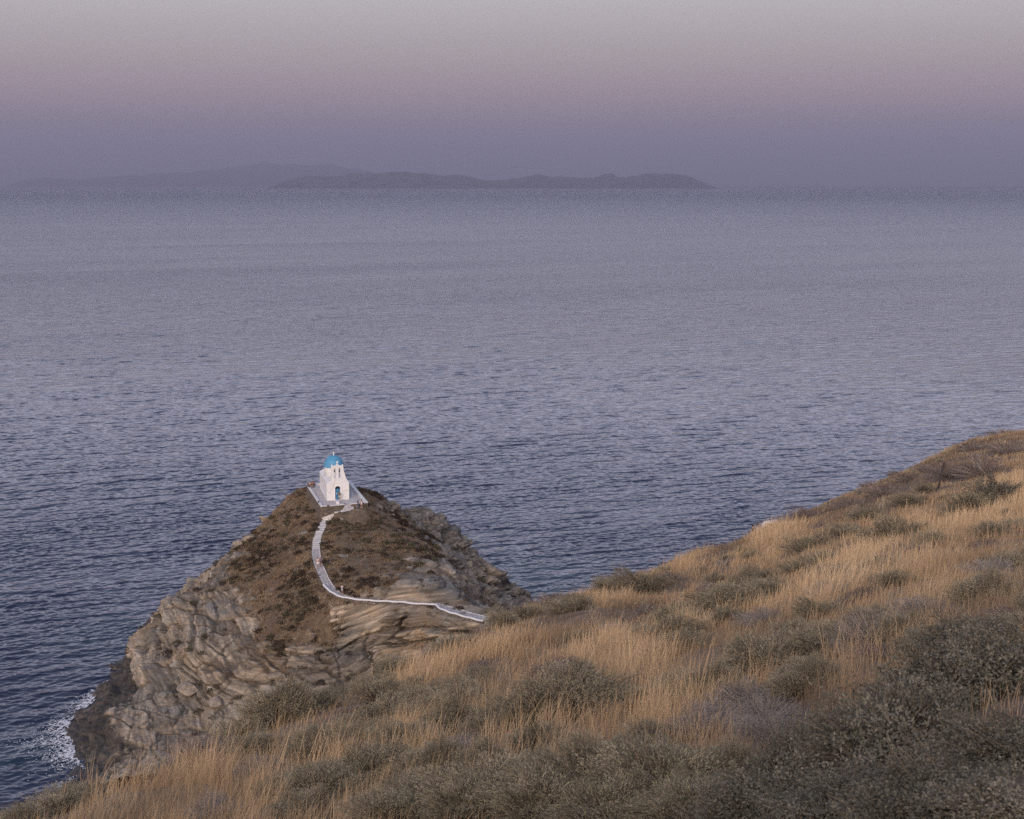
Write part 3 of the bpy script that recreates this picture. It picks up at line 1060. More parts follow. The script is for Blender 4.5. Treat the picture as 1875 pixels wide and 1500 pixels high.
    bm = bmesh.new()
    box_bm(bm, -.75, .66, -.42, -.001, -.04, .10)
    done(bm, 'door_step', M['coping'], root, bevel=.02)
    return root


build_chapel()


# ------------------------------------------------------------------ terrace, landing, steps, path and their walls
def slab(name, quad, z0, z1, mat, parent=None, z_top=None):
    """a prism over a plan polygon; z0 and z1 may be lists, one value per corner"""
    bm = bmesh.new()
    n = len(quad)
    a = [bm.verts.new((q[0], q[1], z0[i] if hasattr(z0, '__len__') else z0)) for i, q in enumerate(quad)]
    b = [bm.verts.new((q[0], q[1], z1[i] if hasattr(z1, '__len__') else z1)) for i, q in enumerate(quad)]
    for i in range(n):
        j = (i + 1) % n
        bm.faces.new([a[i], a[j], b[j], b[i]])
    bm.faces.new(a[::-1])
    bm.faces.new(b)
    return done(bm, name, mat, parent)


def run_wall(name, p, q, th, z0, z1, mat, parent, side=1):
    """straight wall from p to q with its outer face on the line and th thick towards 'side'"""
    p, q = np.array(p[:2]), np.array(q[:2])
    d = (q - p) / np.linalg.norm(q - p)
    n = np.array([-d[1], d[0]]) * side * th
    return slab(name, [p, q, q + n, p + n], z0, z1, mat, parent)


def build_terrace():
    root = empty('terrace', (0, 0, 0))
    tag(root, 'grey paved terrace on dark stone retaining walls with white coping around the chapel', 'terrace')
    fl, fr, bl, br = (p[:2].copy() for p in (T_FL, T_FR, T_BL, T_BR))
    lerp = lambda a, b, f: a + (b - a) * f
    k1, k2 = .515, .615                      # the gap in the front wall
    g1, g2 = lerp(fl, fr, k1), lerp(fl, fr, k2)
    inn = lambda p, f: lerp(p, (fl + fr + bl + br) / 4, f)
    slab('paving', [inn(p, .012) for p in (fl, fr, br, bl)], 22.0, TZ, M['paving'], root)
    for p, q, s in ((fl, g1, 1), (g2, fr, 1)):
        w = run_wall('stone_wall', p, q, .5, 21.6, TZ - .02, M['stone'], root, s)
    run_wall('stone_wall', bl, fl, .5, 20.8, TZ - .02, M['stone'], root, 1)
    run_wall('stone_wall', fr, br, .5, 21.2, TZ - .02, M['stone'], root, 1)
    run_wall('stone_wall', br, bl, .5, 20.8, TZ - .02, M['stone'], root, 1)
    o = lambda p: p
    d = (fr - fl) / np.linalg.norm(fr - fl)
    # copings: narrow along the front, left and back; a white parapet on the right
    run_wall('coping', fl + d * .0, g1, .34, TZ - .015, TZ + .12, M['coping'], root, 1)
    run_wall('coping', g2, fr, .30, TZ - .015, TZ + .10, M['coping'], root, 1)
    run_wall('coping', bl, fl, .38, TZ - .018, TZ + .26, M['coping'], root, 1)
    run_wall('coping', br, bl, .42, TZ - .018, TZ + .42, M['coping'], root, 1)
    # right parapet: outer edge on the terrace line
    run_wall('parapet', fr, br, .62, TZ - .02, [TZ + .16, TZ + .58, TZ + .58, TZ + .16], M['coping'], root, 1)
    # cheek of the gap
    n = np.array([-d[1], d[0]])
    slab('gap_cheek', [g1 - d * .02, g1 + d * .16, g1 + d * .16 + n * 1.0, g1 - d * .02 + n * 1.0], 22.2, TZ + .115, M['stone'], root)
    return g1, g2, d, n


GAP1, GAP2, TDIR, TNRM = build_terrace()


def build_landing():
    # lower landing in front of the gap with its own white kerb
    q = [atz(628.4, 932.6, 23.2), atz(626.3, 936.3, 23.2), atz(647.6, 931.3, 23.2), atz(640.0, 926.0, 23.2)]
    c = sum(q) / 4
    root = empty('landing', (0, 0, 0))
    tag(root, 'small paved landing with white kerb below the gap in the terrace wall', 'landing')
    P = [p[:2] for p in q]
    slab('stone_base', [P[1] * .985 + c[:2] * .015, P[2] * .985 + c[:2] * .015, GAP2 + TDIR * .4, GAP1], 21.4, 23.15, M['stone'], root)
    slab('paving', [P[1], P[2] * .97 + c[:2] * .03, GAP2 - TNRM * .02, GAP1 - TNRM * .02], [23.16, 23.16, 23.3, 23.3], [23.22, 23.22, 23.95, 23.95], M['paving'], root)
    run_wall('kerb', P[1], P[2], .30, 23.0, 23.36, M['coping'], root, 1)
    run_wall('kerb', P[2], GAP2 + TDIR * .75 - TNRM * .03, .26, 23.0, [23.36, 23.5, 23.5, 23.36], M['coping'], root, 1)
    # pale paved triangle along the foot of the front wall
    t = [atz(587.5, 942.2, 22.45), atz(599.5, 946.4, 22.3), atz(611.5, 943.6, 22.4), atz(612.5, 940.8, 22.45)]
    zt = [float(head_z(p[0:1], p[1:2])[0]) + .10 for p in t]
    o = slab('paved_apron', [p[:2] for p in t], [z - .5 for z in zt], zt, M['step'])
    tag(o, 'pale paved strip along the foot of the dark front wall', 'paving', kind='structure')


build_landing()


def path_frame(i):
    a, b = PATH[max(i - 1, 0)], PATH[min(i + 1, len(PATH) - 1)]
    d = (b - a)[:2]
    d /= np.linalg.norm(d)
    return PATH[i, :3], d, np.array([d[1], -d[0]]), PATH[i, 3]     # point, forward, right-hand normal, half width


def build_path():
    s0 = int(np.argmin(np.abs(PATH[:, 1] - atz(579, 1006, 20.05)[1])))
    s1 = len(PATH) - 1
    # flights of white steps from the landing down to the ramp
    root = empty('stone_stairway', tuple(PATH[s0, :3]))
    tag(root, 'long flight of white edged stone steps climbing to the chapel terrace', 'stairway')
    P = PATH[:s0 + 1]
    d = np.concatenate([[0], np.cumsum(np.linalg.norm(np.diff(P[:, :2], axis=0), axis=1))])
    r = random.Random(5)
    pos, k = 0.0, 0
    while pos < d[-1] - .4:
        tr = r.uniform(1.0, 1.45) if pos > 5 else r.uniform(.7, 1.0)
        e = min(pos + tr, d[-1])
        pts = []
        n = 4
        for f in range(n + 1):
            s = pos + (e - pos) * f / n
            pts.append([np.interp(s, d, P[:, c]) for c in range(4)])
        pts = np.array(pts)
        zt = pts[0, 2] + .05
        zb = pts[-1, 2] - .32
        L, R = [], []
        for f in range(n + 1):
            a, b = pts[max(f - 1, 0)], pts[min(f + 1, n)]
            dd = (b - a)[:2] / max(1e-6, np.linalg.norm((b - a)[:2]))
            nn = np.array([dd[1], -dd[0]])
            w = pts[f, 3] * r.uniform(.86, 1.1) + r.uniform(-.06, .06)
            L.append(pts[f, :2] - nn * w)
            R.append(pts[f, :2] + nn * (w + r.uniform(-.08, .08)))
        poly = L + R[::-1]
        zz = [zt - .10 * f / n for f in range(n + 1)]
        base = np.array(root.location)
        poly = [p - base[:2] for p in poly]
        o = slab('step', poly, [zb - base[2]] * len(poly), [z - base[2] for z in zz + zz[::-1]], M['step'], root)
        # whitewashed nosing at the lower edge
        a, b, c = np.array(L[-1]) - base[:2], np.array(R[-1]) - base[:2], None
        dd = (pts[-1] - pts[-2])[:2]
        dd /= np.linalg.norm(dd)
        slab('nosing', [a - dd * .20, a + dd * .02, b + dd * .02, b - dd * .20], zt - .24 - base[2], zt - .08 + r.uniform(0, .02) - base[2], M['coping'], o)
        pos = e
        k += 1
    # flagged ramp
    rows, edge = [], []
    us = np.array([-1, -.9, -.80, -.4, 0, .4, .80, .9, 1.0])
    for i in range(s0 - 1, s1 + 1):
        p, f, nn, w = path_frame(i)
        for u in us:
            jit = .06 * math.sin(i * 1.7 + u * 9) * (abs(u) > .95)
            rows.append([p[0] + nn[0] * u * (w + jit), p[1] + nn[1] * u * (w + jit), p[2] + .05 + .03 * (abs(u) > .85)])
            edge.append(1.0 if abs(u) > .85 else 0.0)
    n = s1 + 2 - s0
    rows = np.array(rows)
    bot = rows.copy()
    bot[:, 2] -= .5
    nf = grid_faces(n, len(us))
    k = len(rows)
    side = []
    for i in range(n - 1):
        a, b = i * len(us), (i + 1) * len(us)
        side.append([a, b, b + k, a + k])
        a, b = i * len(us) + len(us) - 1, (i + 1) * len(us) + len(us) - 1
        side.append([b, a, a + k, b + k])
    me = mesh_np('path', np.vstack([rows, bot]), [nf[:, ::-1], np.array(side)], False, {'edge': np.concatenate([edge, edge])})
    o = link('path', me, M['path'])
    tag(o, 'grey flagstone path curving from the steps towards the hillside', 'path', kind='structure')
    # white capped wall on the seaward (near) side
    w0 = int(np.argmin(np.hypot(PATH[:, 0] - atz(599, 1074, 18.55)[0], PATH[:, 1] - atz(599, 1074, 18.55)[1])))
    w1 = len(PATH) - 6
    root = empty('path_wall', (0, 0, 0))
    tag(root, 'long low stone wall with white rounded top along the path below the chapel', 'wall')
    cop, sto = [], []
    for i in range(w0, w1):
        p, f, nn, w = path_frame(i)
        h = .42 + .04 * math.sin(i * .5)
        q = p[:2] + nn * (w + .02)
        prof = [(0, h - .14), (.02, h - .03), (.09, h + .03), (.19, h + .045), (.29, h + .02), (.36, h - .04), (.38, h - .14)]
        cop.append([[q[0] + nn[0] * a, q[1] + nn[1] * a, p[2] + z] for a, z in prof])
        sto.append([[q[0] + nn[0] * a, q[1] + nn[1] * a, p[2] + z] for a, z in ((.02, -.3), (.02, h - .139), (.36, h - .139), (.42, -.5), (.50, -1.5))])
    def strip(rows, name, mat):
        A = np.array(rows)
        n, k = A.shape[:2]
        v = A.reshape(-1, 3)
        f = grid_faces(n, k)
        caps = [np.arange(k)[None], (np.arange(k) + (n - 1) * k)[::-1][None]]
        return link(name, mesh_np(name, v, [f] + caps, False), mat, root)
    strip(cop, 'coping', M['coping'])
    strip(sto, 'stone_face', M['stone'])


build_path()


def tilt_tube(name, mat, pts, r, label, cat, seg=7, group=None):
    bm = bmesh.new()
    tube_bm(bm, pts, r, seg)
    return tag(done(bm, name, mat, None, False), label, cat, group)


def small_things():
    # pale blue poles on the terrace
    for (px, py, h, lab) in ((589.6, 926.2, 2.3, 'thin pale blue pole at the left front corner of the terrace'), (645.3, 921.0, 2.4, 'thin pale blue pole right of the chapel front')):
        p = atz(px, py, TZ)
        root = empty('pole', tuple(p))
        tag(root, lab, 'pole')
        bm = bmesh.new()
        tube_bm(bm, [(0, 0, -.05), (0, 0, h)], [.05, .035], 8)
        done(bm, 'shaft', M['pole'], root)
        bm = bmesh.new()
        lathe_bm(bm, [(0, 0), (.12, 0), (.12, .05), (.07, .09), (0, .09)], 10)
        done(bm, 'base', M['pole'], root)
    # round whitewashed font with a blue top
    p = atz(618.8, 922.6, TZ)
    root = empty('basin', tuple(p))
    tag(root, 'round white stone basin with blue top before the chapel door', 'basin')
    bm = bmesh.new()
    lathe_bm(bm, [(0, 0), (.36, 0), (.38, .25), (.36, .42), (.47, .50), (.49, .60), (.44, .62), (.40, .56), (0, .56)], 24)
    done(bm, 'bowl', M['coping'], root, False)
    bm = bmesh.new()
    lathe_bm(bm, [(0, .575), (.34, .575), (.33, .60), (0, .605)], 24)
    done(bm, 'lid', M['tableblue'], root)
    # flower box on the front coping
    p = atz(600.8, 926.9, TZ + .12)
    root = empty('flower_box', tuple(p), math.radians(14))
    tag(root, 'small terracotta flower box on the white front coping', 'flower box')
    bm = bmesh.new()
    vs = box_bm(bm, -.19, .19, -.1, .1, 0, .2)
    for v in vs[1::2]:
        v.co.x *= 1.15
        v.co.y *= 1.2
    done(bm, 'box', M['terracotta'], root, bevel=.012)
    bm = bmesh.new()
    r = random.Random(2)
    for i in range(24):
        x, y = r.uniform(-.17, .17), r.uniform(-.08, .08)
        a = r.uniform(0, 6.3)
        vs = [bm.verts.new((x + s * .05 * math.cos(a), y + s * .05 * math.sin(a), .19 + h)) for s, h in ((-1, 0), (1, 0), (1, .08), (-1, .08))]
        bm.faces.new(vs)
    done(bm, 'soil', M['rust'], root)
    # spotlights on the walls
    for px, py, z, lab in ((622.1, 927.2, 23.72, 'small white spotlight fixed to the long front wall left of the gap'), (646.2, 924.6, 23.75, 'small white spotlight fixed to the short front wall right of the gap')):
        p = atz(px, py, z)
        root = empty('spotlight', tuple(p), math.radians(20))
        tag(root, lab, 'spotlight', 'spotlights on the terrace walls')
        bm = bmesh.new()
        lathe_bm(bm, [(0, -.06), (.07, -.06), (.11, .10), (.10, .12), (0, .11)], 12)
        bmesh.ops.rotate(bm, verts=bm.verts, matrix=Matrix.Rotation(math.radians(60), 3, 'X'))
        done(bm, 'head', M['lamp'], root)
        bm = bmesh.new()
        tube_bm(bm, [(0, .25, -.10), (0, .10, -.08), (0, 0, -.02)], .025, 6)
        done(bm, 'bracket', M['rust'], root)
    # bag left on the wall
    p = atz(583.4, 920.0, TZ + .26)
    root = empty('bag', tuple(p), .6)
    tag(root, 'black bag left on the white coping of the left terrace wall', 'bag')
    bm = bmesh.new()
    vs = box_bm(bm, -.17, .17, -.10, .10, 0, .26)
    for v in vs[1::2]:
        v.co.x *= .8
        v.co.y *= .5
    done(bm, 'body', M['black'], root, bevel=.03)
    bm = bmesh.new()
    tube_bm(bm, [(-.1, 0, .24), (-.07, 0, .34), (.07, 0, .34), (.1, 0, .24)], .012, 5)
    done(bm, 'strap', M['black'], root)


small_things()


# ------------------------------------------------------------------ vegetation of the near slope
def leaf_mat(name, stops, rough=.75, transl=.12):
    m, t, b = mat_new(name)
    tone = attr(t, 'tone').outputs['Fac']
    inf = t.node('ShaderNodeObjectInfo').outputs['Random']
    f = t.math('ADD', tone, t.math('MULTIPLY', t.math('SUBTRACT', inf, .5), .22), clamp=True)
    c = t.ramp(f, stops)
    t.put(b.inputs['Base Color'], c)
    b.inputs['Roughness'].default_value = rough
    b.inputs['Specular IOR Level'].default_value = .2
    tr = t.node('ShaderNodeBsdfTranslucent')
    t.put(tr.inputs[0], c)
    mx = t.node('ShaderNodeMixShader')
    mx.inputs[0].default_value = transl
    t.l.new(b.outputs[0], mx.inputs[1])
    t.l.new(tr.outputs[0], mx.inputs[2])
    out = [n for n in t.n if n.type == 'OUTPUT_MATERIAL'][0]
    t.l.new(mx.outputs[0], out.inputs[0])
    return m


VM = dict(
    sage=leaf_mat('sage_leaf', [(0, (.15, .125, .082)), (.45, (.285, .247, .165)), (.8, (.42, .362, .255)), (1, (.55, .455, .325))], .75, .15),
    brown=leaf_mat('dry_thorn', [(0, (.10, .066, .050)), (.5, (.205, .142, .112)), (.85, (.32, .24, .195)), (1, (.42, .33, .27))], .75, .15),
    salt=leaf_mat('saltbush_leaf', [(0, (.075, .070, .050)), (.45, (.165, .152, .112)), (.85, (.245, .222, .172)), (1, (.36, .295, .235))], .7, .15),
    grey=leaf_mat('grey_twig', [(0, (.16, .135, .118)), (.5, (.30, .26, .23)), (1, (.44, .385, .34))]),
    twig=leaf_mat('twig_bark', [(0, (.085, .062, .046)), (1, (.20, .155, .118))], .9, 0.0),
    grass=leaf_mat('straw', [(0, (.11, .075, .05)), (.22, (.28, .195, .120)), (.45, (.43, .292, .165)), (.62, (.61, .428, .248)), (.8, (.72, .545, .345)), (.9, (.30, .28, .20)), (1, (.40, .365, .27))], .6, .15),
)


def unit(v):
    return v / np.maximum(1e-9, np.linalg.norm(v, axis=-1, keepdims=True))


def shrub_meshes(kind, lod, seed):
    """unit shrub: (stems mesh, foliage mesh)"""
    r = np.random.default_rng(seed)
    nt, nl, ll, lw = {'near': (430, 30, .042, .017), 'mid': (330, 17, .060, .016), 'far': (190, 11, .105, .026)}[lod]
    if kind == 'salt':
        ll, lw = ll * 1.0, lw * 1.5
    if kind == 'sage':
        nt, nl, ll, lw = int(nt * 1.15), int(nl * 1.25), ll * 1.05, lw * .62
    if kind in ('brown', 'grey'):
        ll, lw = ll * 1.1, lw * .55
    # twig directions over an uneven dome
    th = r.uniform(0, 2 * math.pi, nt)
    ph = np.arcsin(np.clip(r.uniform(-.05, 1, nt), -1, 1)) if kind != 'sage' else np.arcsin(np.clip(r.uniform(.05, 1, nt) ** .8, -1, 1))
    d = np.stack([np.cos(th) * np.cos(ph), np.sin(th) * np.cos(ph), np.sin(ph)], -1)
    lob = .78 + .34 * vnoise(d[:, 0] * 2.1 + seed, d[:, 1] * 2.1, d[:, 2] * 2.1, seed) + r.uniform(-.14, .10, nt)
    if kind == 'salt':
        lob = lob + r.uniform(-.10, .30, nt) * (r.random(nt) < .35)
    tip = d * np.array([1, 1, .82]) * lob[:, None]
    tip[:, 2] += .05
    base = np.stack([r.normal(0, .10, nt), r.normal(0, .10, nt), np.full(nt, -.08)], -1)
    mid = base * .45 + tip * .55 + np.array([0, 0, .10]) + r.normal(0, .05, (nt, 3))
    wind = np.array([.10, .03, 0]) if kind == 'sage' else np.array([.03, .01, 0])
    tip += wind
    S = np.stack([base, base * .3 + mid * .7, mid * .4 + tip * .6, tip], 1)
    side = unit(np.cross(tip - base, r.normal(0, 1, (nt, 3))))
    wd = np.array([.011, .008, .006, .002]) * (1.6 if lod == 'far' else 1.0)
    V = np.stack([S - side[:, None] * wd[None, :, None], S + side[:, None] * wd[None, :, None]], 2)     # nt,4,2,3
    V = V.reshape(-1, 3)
    o = (np.arange(nt) * 8)[:, None, None]
    q = np.array([[0, 1, 3, 2], [2, 3, 5, 4], [4, 5, 7, 6]])[None]
    f = (o + q).reshape(-1, 4)
    st = mesh_np('stems', V, f, False, {'tone': np.repeat(r.uniform(0, 1, nt), 8)})
    st.materials.append(VM['grey' if kind in ('brown', 'grey') else 'twig'])
    # leaves along the outer part of each twig, in side sprays
    u = r.uniform(.30, 1.0, (nt, nl)) ** .75
    k = np.minimum((u * 3).astype(int), 2)
    ff = u * 3 - k
    ii = np.arange(nt)[:, None]
    P = S[ii, k] * (1 - ff)[..., None] + S[ii, k + 1] * ff[..., None]
    ax = unit(S[ii, k + 1] - S[ii, k])
    spread = .075 if kind != 'sage' else .055
    off = r.normal(0, 1, P.shape) * spread * (1.15 - u)[..., None] + r.normal(0, .022, P.shape)
    P = (P + off).reshape(-1, 3)
    al = {'sage': 1.5, 'salt': .35, 'brown': .65, 'grey': .8}[kind]
    dr = unit(ax.reshape(-1, 3) * al + r.normal(0, .6, P.shape) + np.array([0, 0, .25]))
    # leaves tend to show their flat side outwards
    sd = unit(np.cross(dr, unit(P * np.array([1, 1, .8])) + np.array([0, 0, .25]) + r.normal(0, .55, P.shape)))
    n = len(P)
    L = (ll * r.uniform(.45, 1.55, n))[:, None]
    Wd = (lw * r.uniform(.7, 1.3, n))[:, None]
    nrm = np.cross(dr, sd)
    V = np.stack([P, P + dr * L * .5 - sd * Wd * .5 + nrm * L * .06, P + dr * L, P + dr * L * .5 + sd * Wd * .5 + nrm * L * .06], 1).reshape(-1, 3)
    f = (np.arange(n) * 4)[:, None] + np.arange(4)[None]
    clump = vnoise(P[:, 0] * 3.3 + seed * 3, P[:, 1] * 3.3, P[:, 2] * 3.3, seed + 9)
    tone = np.clip(.46 + .30 * clump + r.normal(0, .14, n), 0, 1)
    fo = mesh_np('foliage', V, f, False, {'tone': np.repeat(tone, 4)})
    fo.materials.append(VM[kind])
    return st, fo


SHRUB = {}


def shrub_kind(kind, lod, var):
    k = (kind, lod, var)
    if k not in SHRUB:
        SHRUB[k] = shrub_meshes(kind, lod, 100 + var * 13 + {'sage': 0, 'brown': 500, 'salt': 900, 'grey': 1400}[kind] + {'near': 0, 'mid': 3, 'far': 6}[lod])
    return SHRUB[k]


def hill_hit(px, py):
    """where the line of sight through a picture point first meets the slope"""
    q = ray(px, py)
    hz = math.hypot(q[0], q[1])
    az, t = math.atan2(q[0], q[1]), -q[2] / hz
    r = np.exp(np.linspace(math.log(1.6), math.log(320), 500))
    tt = _hl(_hk(np.full(500, az), np.log(r)))[:, 0]
    s = np.nonzero(tt <= t)[0]
    i = s[0] if len(s) else int(np.argmin(tt))
    return np.array([r[i] * math.sin(az), r[i] * math.cos(az)]), r[i]


# picture x, y of the shrub's foot, picture width, kind
SHRUBS = [
    # saltbushes at the bottom
    (1760, 1290, 330, 'salt'), (1870, 1250, 260, 'salt'), (1640, 1395, 330, 'salt'), (1860, 1400, 320, 'salt'), (1740, 1480, 330, 'salt'), (1560, 1490, 300, 'salt'), (1480, 1430, 230, 'salt'), (1870, 1500, 300, 'salt'), (1420, 1500, 260, 'salt'),
    (1780, 1215, 230, 'salt'), (1690, 1330, 280, 'salt'), (1560, 1370, 200, 'salt'),
    (1060, 1490, 340, 'sage'), (1230, 1480, 320, 'sage'), (900, 1490, 290, 'sage'), (1330, 1450, 230, 'sage'), (1140, 1440, 240, 'sage'), (980, 1450, 220, 'sage'), (790, 1490, 210, 'sage'), (1290, 1500, 240, 'sage'),
    (1000, 1518, 260, 'sage'), (1130, 1520, 280, 'sage'), (1260, 1522, 280, 'sage'), (1390, 1525, 280, 'salt'), (1520, 1525, 300, 'salt'), (1660, 1525, 300, 'salt'), (860, 1515, 220, 'sage'), (730, 1512, 190, 'sage'), (560, 1505, 170, 'sage'), (400, 1506, 140, 'grey'),
    # sage bushes
    (1050, 1315, 250, 'sage'), (1140, 1305, 170, 'sage'), (960, 1335, 170, 'sage'), (800, 1295, 150, 'sage'), (700, 1295, 150, 'sage'), (865, 1275, 130, 'sage'), (760, 1330, 120, 'sage'), (690, 1440, 200, 'sage'), (600, 1470, 190, 'sage'), (800, 1420, 170, 'sage'),
    (520, 1330, 190, 'sage'), (440, 1355, 150, 'sage'), (590, 1300, 130, 'sage'), (470, 1380, 130, 'sage'), (660, 1270, 90, 'sage'), (330, 1420, 110, 'sage'), (120, 1470, 150, 'sage'), (60, 1490, 110, 'sage'), (210, 1440, 90, 'grey'), (490, 1440, 140, 'grey'),
    (840, 1195, 130, 'sage'), (735, 1232, 120, 'sage'), (890, 1180, 90, 'sage'), (1180, 1085, 150, 'sage'), (1120, 1090, 90, 'sage'), (1060, 1180, 90, 'sage'), (1180, 1180, 110, 'sage'), (1340, 1120, 170, 'sage'), (1410, 1090, 120, 'sage'), (1260, 1125, 90, 'sage'),
    (1420, 1225, 230, 'sage'), (1530, 1190, 190, 'sage'), (1300, 1280, 200, 'sage'), (1250, 1210, 140, 'sage'), (1480, 1270, 170, 'sage'), (1380, 1300, 190, 'grey'), (1300, 1340, 170, 'grey'), (1420, 1370, 170, 'grey'), (1220, 1360, 130, 'sage'), (1600, 1140, 110, 'sage'),
    (1640, 1000, 150, 'sage'), (1560, 985, 100, 'sage'), (1700, 1010, 110, 'sage'), (1480, 1010, 110, 'sage'), (1590, 960, 90, 'sage'), (1660, 935, 90, 'sage'), (1780, 940, 130, 'sage'), (1820, 920, 110, 'salt'), (1850, 980, 120, 'sage'), (1530, 1065, 90, 'sage'),
    # brown and mauve thorny cushions
    (1480, 952, 90, 'brown'), (1450, 962, 60, 'brown'), (1620, 908, 100, 'brown'), (1560, 925, 80, 'brown'), (1800, 868, 130, 'brown'), (1740, 875, 110, 'brown'), (1850, 830, 90, 'brown'), (1700, 868, 60, 'brown'), (1780, 828, 60, 'brown'), (1660, 885, 50, 'brown'),
    (930, 1255, 110, 'brown'), (1010, 1225, 70, 'brown'), (960, 1170, 90, 'brown'), (1030, 1130, 100, 'sage'), (1090, 1150, 80, 'brown'), (1230, 1070, 80, 'brown'), (870, 1150, 60, 'brown'), (640, 1400, 110, 'brown'), (520, 1400, 90, 'brown'), (380, 1400, 90, 'brown'),
    (1150, 1220, 90, 'grey'), (1100, 1250, 80, 'brown'), (1335, 1014, 50, 'brown'), (1300, 1030, 60, 'brown'), (1400, 1150, 100, 'grey'), (760, 1215, 60, 'brown'), (270, 1400, 60, 'brown'), (1840, 790, 60, 'brown'), (1640, 870, 40, 'brown'), (1590, 895, 36, 'brown'),
]
KN = {'sage': ('grey_green_bush', 'feathery grey bush'), 'brown': ('thorn_cushion', 'rounded brown thorny bush'), 'salt': ('saltbush', 'dark leafy saltbush'), 'grey': ('twiggy_bush', 'bare grey twiggy bush')}
GRP = {'sage': 'grey green bushes on the grassy slope', 'brown': 'brown thorny bushes on the grassy slope', 'salt': 'leafy saltbushes close to the viewpoint', 'grey': 'twiggy grey bushes on the grassy slope'}
PLACED = []


def shrub_label(kind, px, py, wpx, used):
    """a label by look, size and place, made single by its order along the slope"""
    size = 'large' if wpx > 200 else 'broad' if wpx > 130 else 'medium' if wpx > 85 else 'small'
    if py > 1400:
        where = 'close below the viewpoint'
    elif px > 1550 and py < 950:
        where = 'on the high slope around the iron post'
    elif px > 1250 and py < 1050:
        where = 'on the upper slope'
    elif px > 1250:
        where = 'among tall straw on the right slope'
    elif py < 1190:
        where = 'on the crest before the headland'
    elif px > 850:
        where = 'in the middle of the slope'
    elif px > 450:
        where = 'below the headland cliffs'
    else:
        where = 'on the low left slope'
    return size, where


def build_shrubs():
    r = random.Random(11)
    todo = list(SHRUBS)
    # smaller ones between, sized by distance
    while len(todo) < 225:
        px = r.uniform(-60, 1930)
        py = np.interp(px, [0, 300, 580, 890, 1280, 1520, 1875], [1482, 1380, 1268, 1140, 1010, 910, 792]) + 6 + 440 * r.random() ** 1.5
        if py > 1500 or (px > 1450 and py > 1250) or (px < 480 and r.random() < .75):
            continue
        if abs(px - 1395) < 60 and py < 1010:
            continue
        if any(abs(px - s[0]) < s[2] * .26 and abs(py - s[1]) < s[2] * .16 for s in todo):
            continue
        _, d = hill_hit(px, py)
        w = r.uniform(.8, 1.9) * F / d
        todo.append((px, py, min(w, 170), r.choice(['sage', 'sage', 'sage', 'sage', 'brown', 'grey'])))
    info = []
    for (px, py, w, kind) in todo:
        (x, y), d = hill_hit(px, py)
        info.append((px, py, w, kind, x, y, d))
    groups = {}
    for i, t in enumerate(info):
        groups.setdefault((t[3],) + shrub_label(t[3], t[0], t[1], t[2], None), []).append(i)
    label = {}
    ordn = ['first', 'second', 'third', 'fourth', 'fifth', 'sixth', 'seventh', 'eighth', 'ninth', 'tenth', 'eleventh', 'twelfth', 'thirteenth', 'fourteenth', 'fifteenth', 'sixteenth', 'seventeenth', 'eighteenth', 'nineteenth', 'twentieth'] + [a + '-' + b for a in ('twenty', 'thirty', 'forty', 'fifty') for b in ('first', 'second', 'third', 'fourth', 'fifth', 'sixth', 'seventh', 'eighth', 'ninth')]
    for (kind, size, where), ids in groups.items():
        ids = sorted(ids, key=lambda i: info[i][0])
        for k, i in enumerate(ids):
            pre = '' if len(ids) == 1 else (ordn[k] + ' from left, ')
            if len(ids) > 1 and k == len(ids) - 1:
                pre = 'rightmost '
            if len(ids) > 1 and k == 0:
                pre = 'leftmost '
            label[i] = (pre + size + ' ' + KN[kind][1] + ' ' + where).strip()
    for i, (px, py, w, kind, x, y, d) in enumerate(info):
        R = .57 * w * d / F
        lod = 'near' if w > 165 else 'mid' if w > 70 else 'far'
        st, fo = shrub_kind(kind, lod, r.randrange(3))
        z = float(hill_z(np.array([x]), np.array([y]))[0])
        o = empty(KN[kind][0], (x, y, z - R * .02), r.uniform(0, 6.28))
        hk = {'sage': .78, 'brown': .66, 'salt': .90, 'grey': .74}[kind] * r.uniform(.85, 1.1)
        if d < 7:
            hk *= .8
        o.scale = (R, R * r.uniform(.85, 1.1), R * hk)
        tag(o, label[i], 'bush', GRP[kind])
        link('foliage', fo, None, o)
        link('stems', st, None, o)
        PLACED.append((x, y, R, kind))


build_shrubs()


def blades(P, az, lean, h, w, tone, seed, curve=.5):
    """bent tapering grass blades: arrays per blade"""
    n = len(P)
    r = np.random.default_rng(seed)
    ld = np.stack([np.sin(az), np.cos(az), np.zeros(n)], -1)
    up = np.array([0, 0, 1.0])
    t = np.array([0, .4, .75, 1.0])
    c = (lean[:, None] * (t[None] ** 1.6))
    pts = P[:, None] + (ld[:, None] * c[..., None] + up * (t[None] * np.sqrt(np.clip(1 - (lean * .75) ** 2, .1, 1))[:, None])[..., None]) * h[:, None, None]
    # the flat of a bent blade faces its lean
    fa = -az + r.normal(0, .6, n)
    sd = np.stack([np.cos(fa), np.sin(fa), np.zeros(n)], -1)
    wt = np.array([.8, 1.0, .75])
    V = np.empty((n, 7, 3))
    for k in range(3):
        V[:, 2 * k] = pts[:, k] - sd * (w * wt[k] * .5)[:, None]
        V[:, 2 * k + 1] = pts[:, k] + sd * (w * wt[k] * .5)[:, None]
    V[:, 6] = pts[:, 3]
    o = (np.arange(n) * 7)[:, None]
    q = np.concatenate([o + np.array([[0, 1, 3, 2]]), o + np.array([[2, 3, 5, 4]])])
    tr = o + np.array([[4, 5, 6]])
    return V.reshape(-1, 3), q, tr, np.repeat(tone, 7)


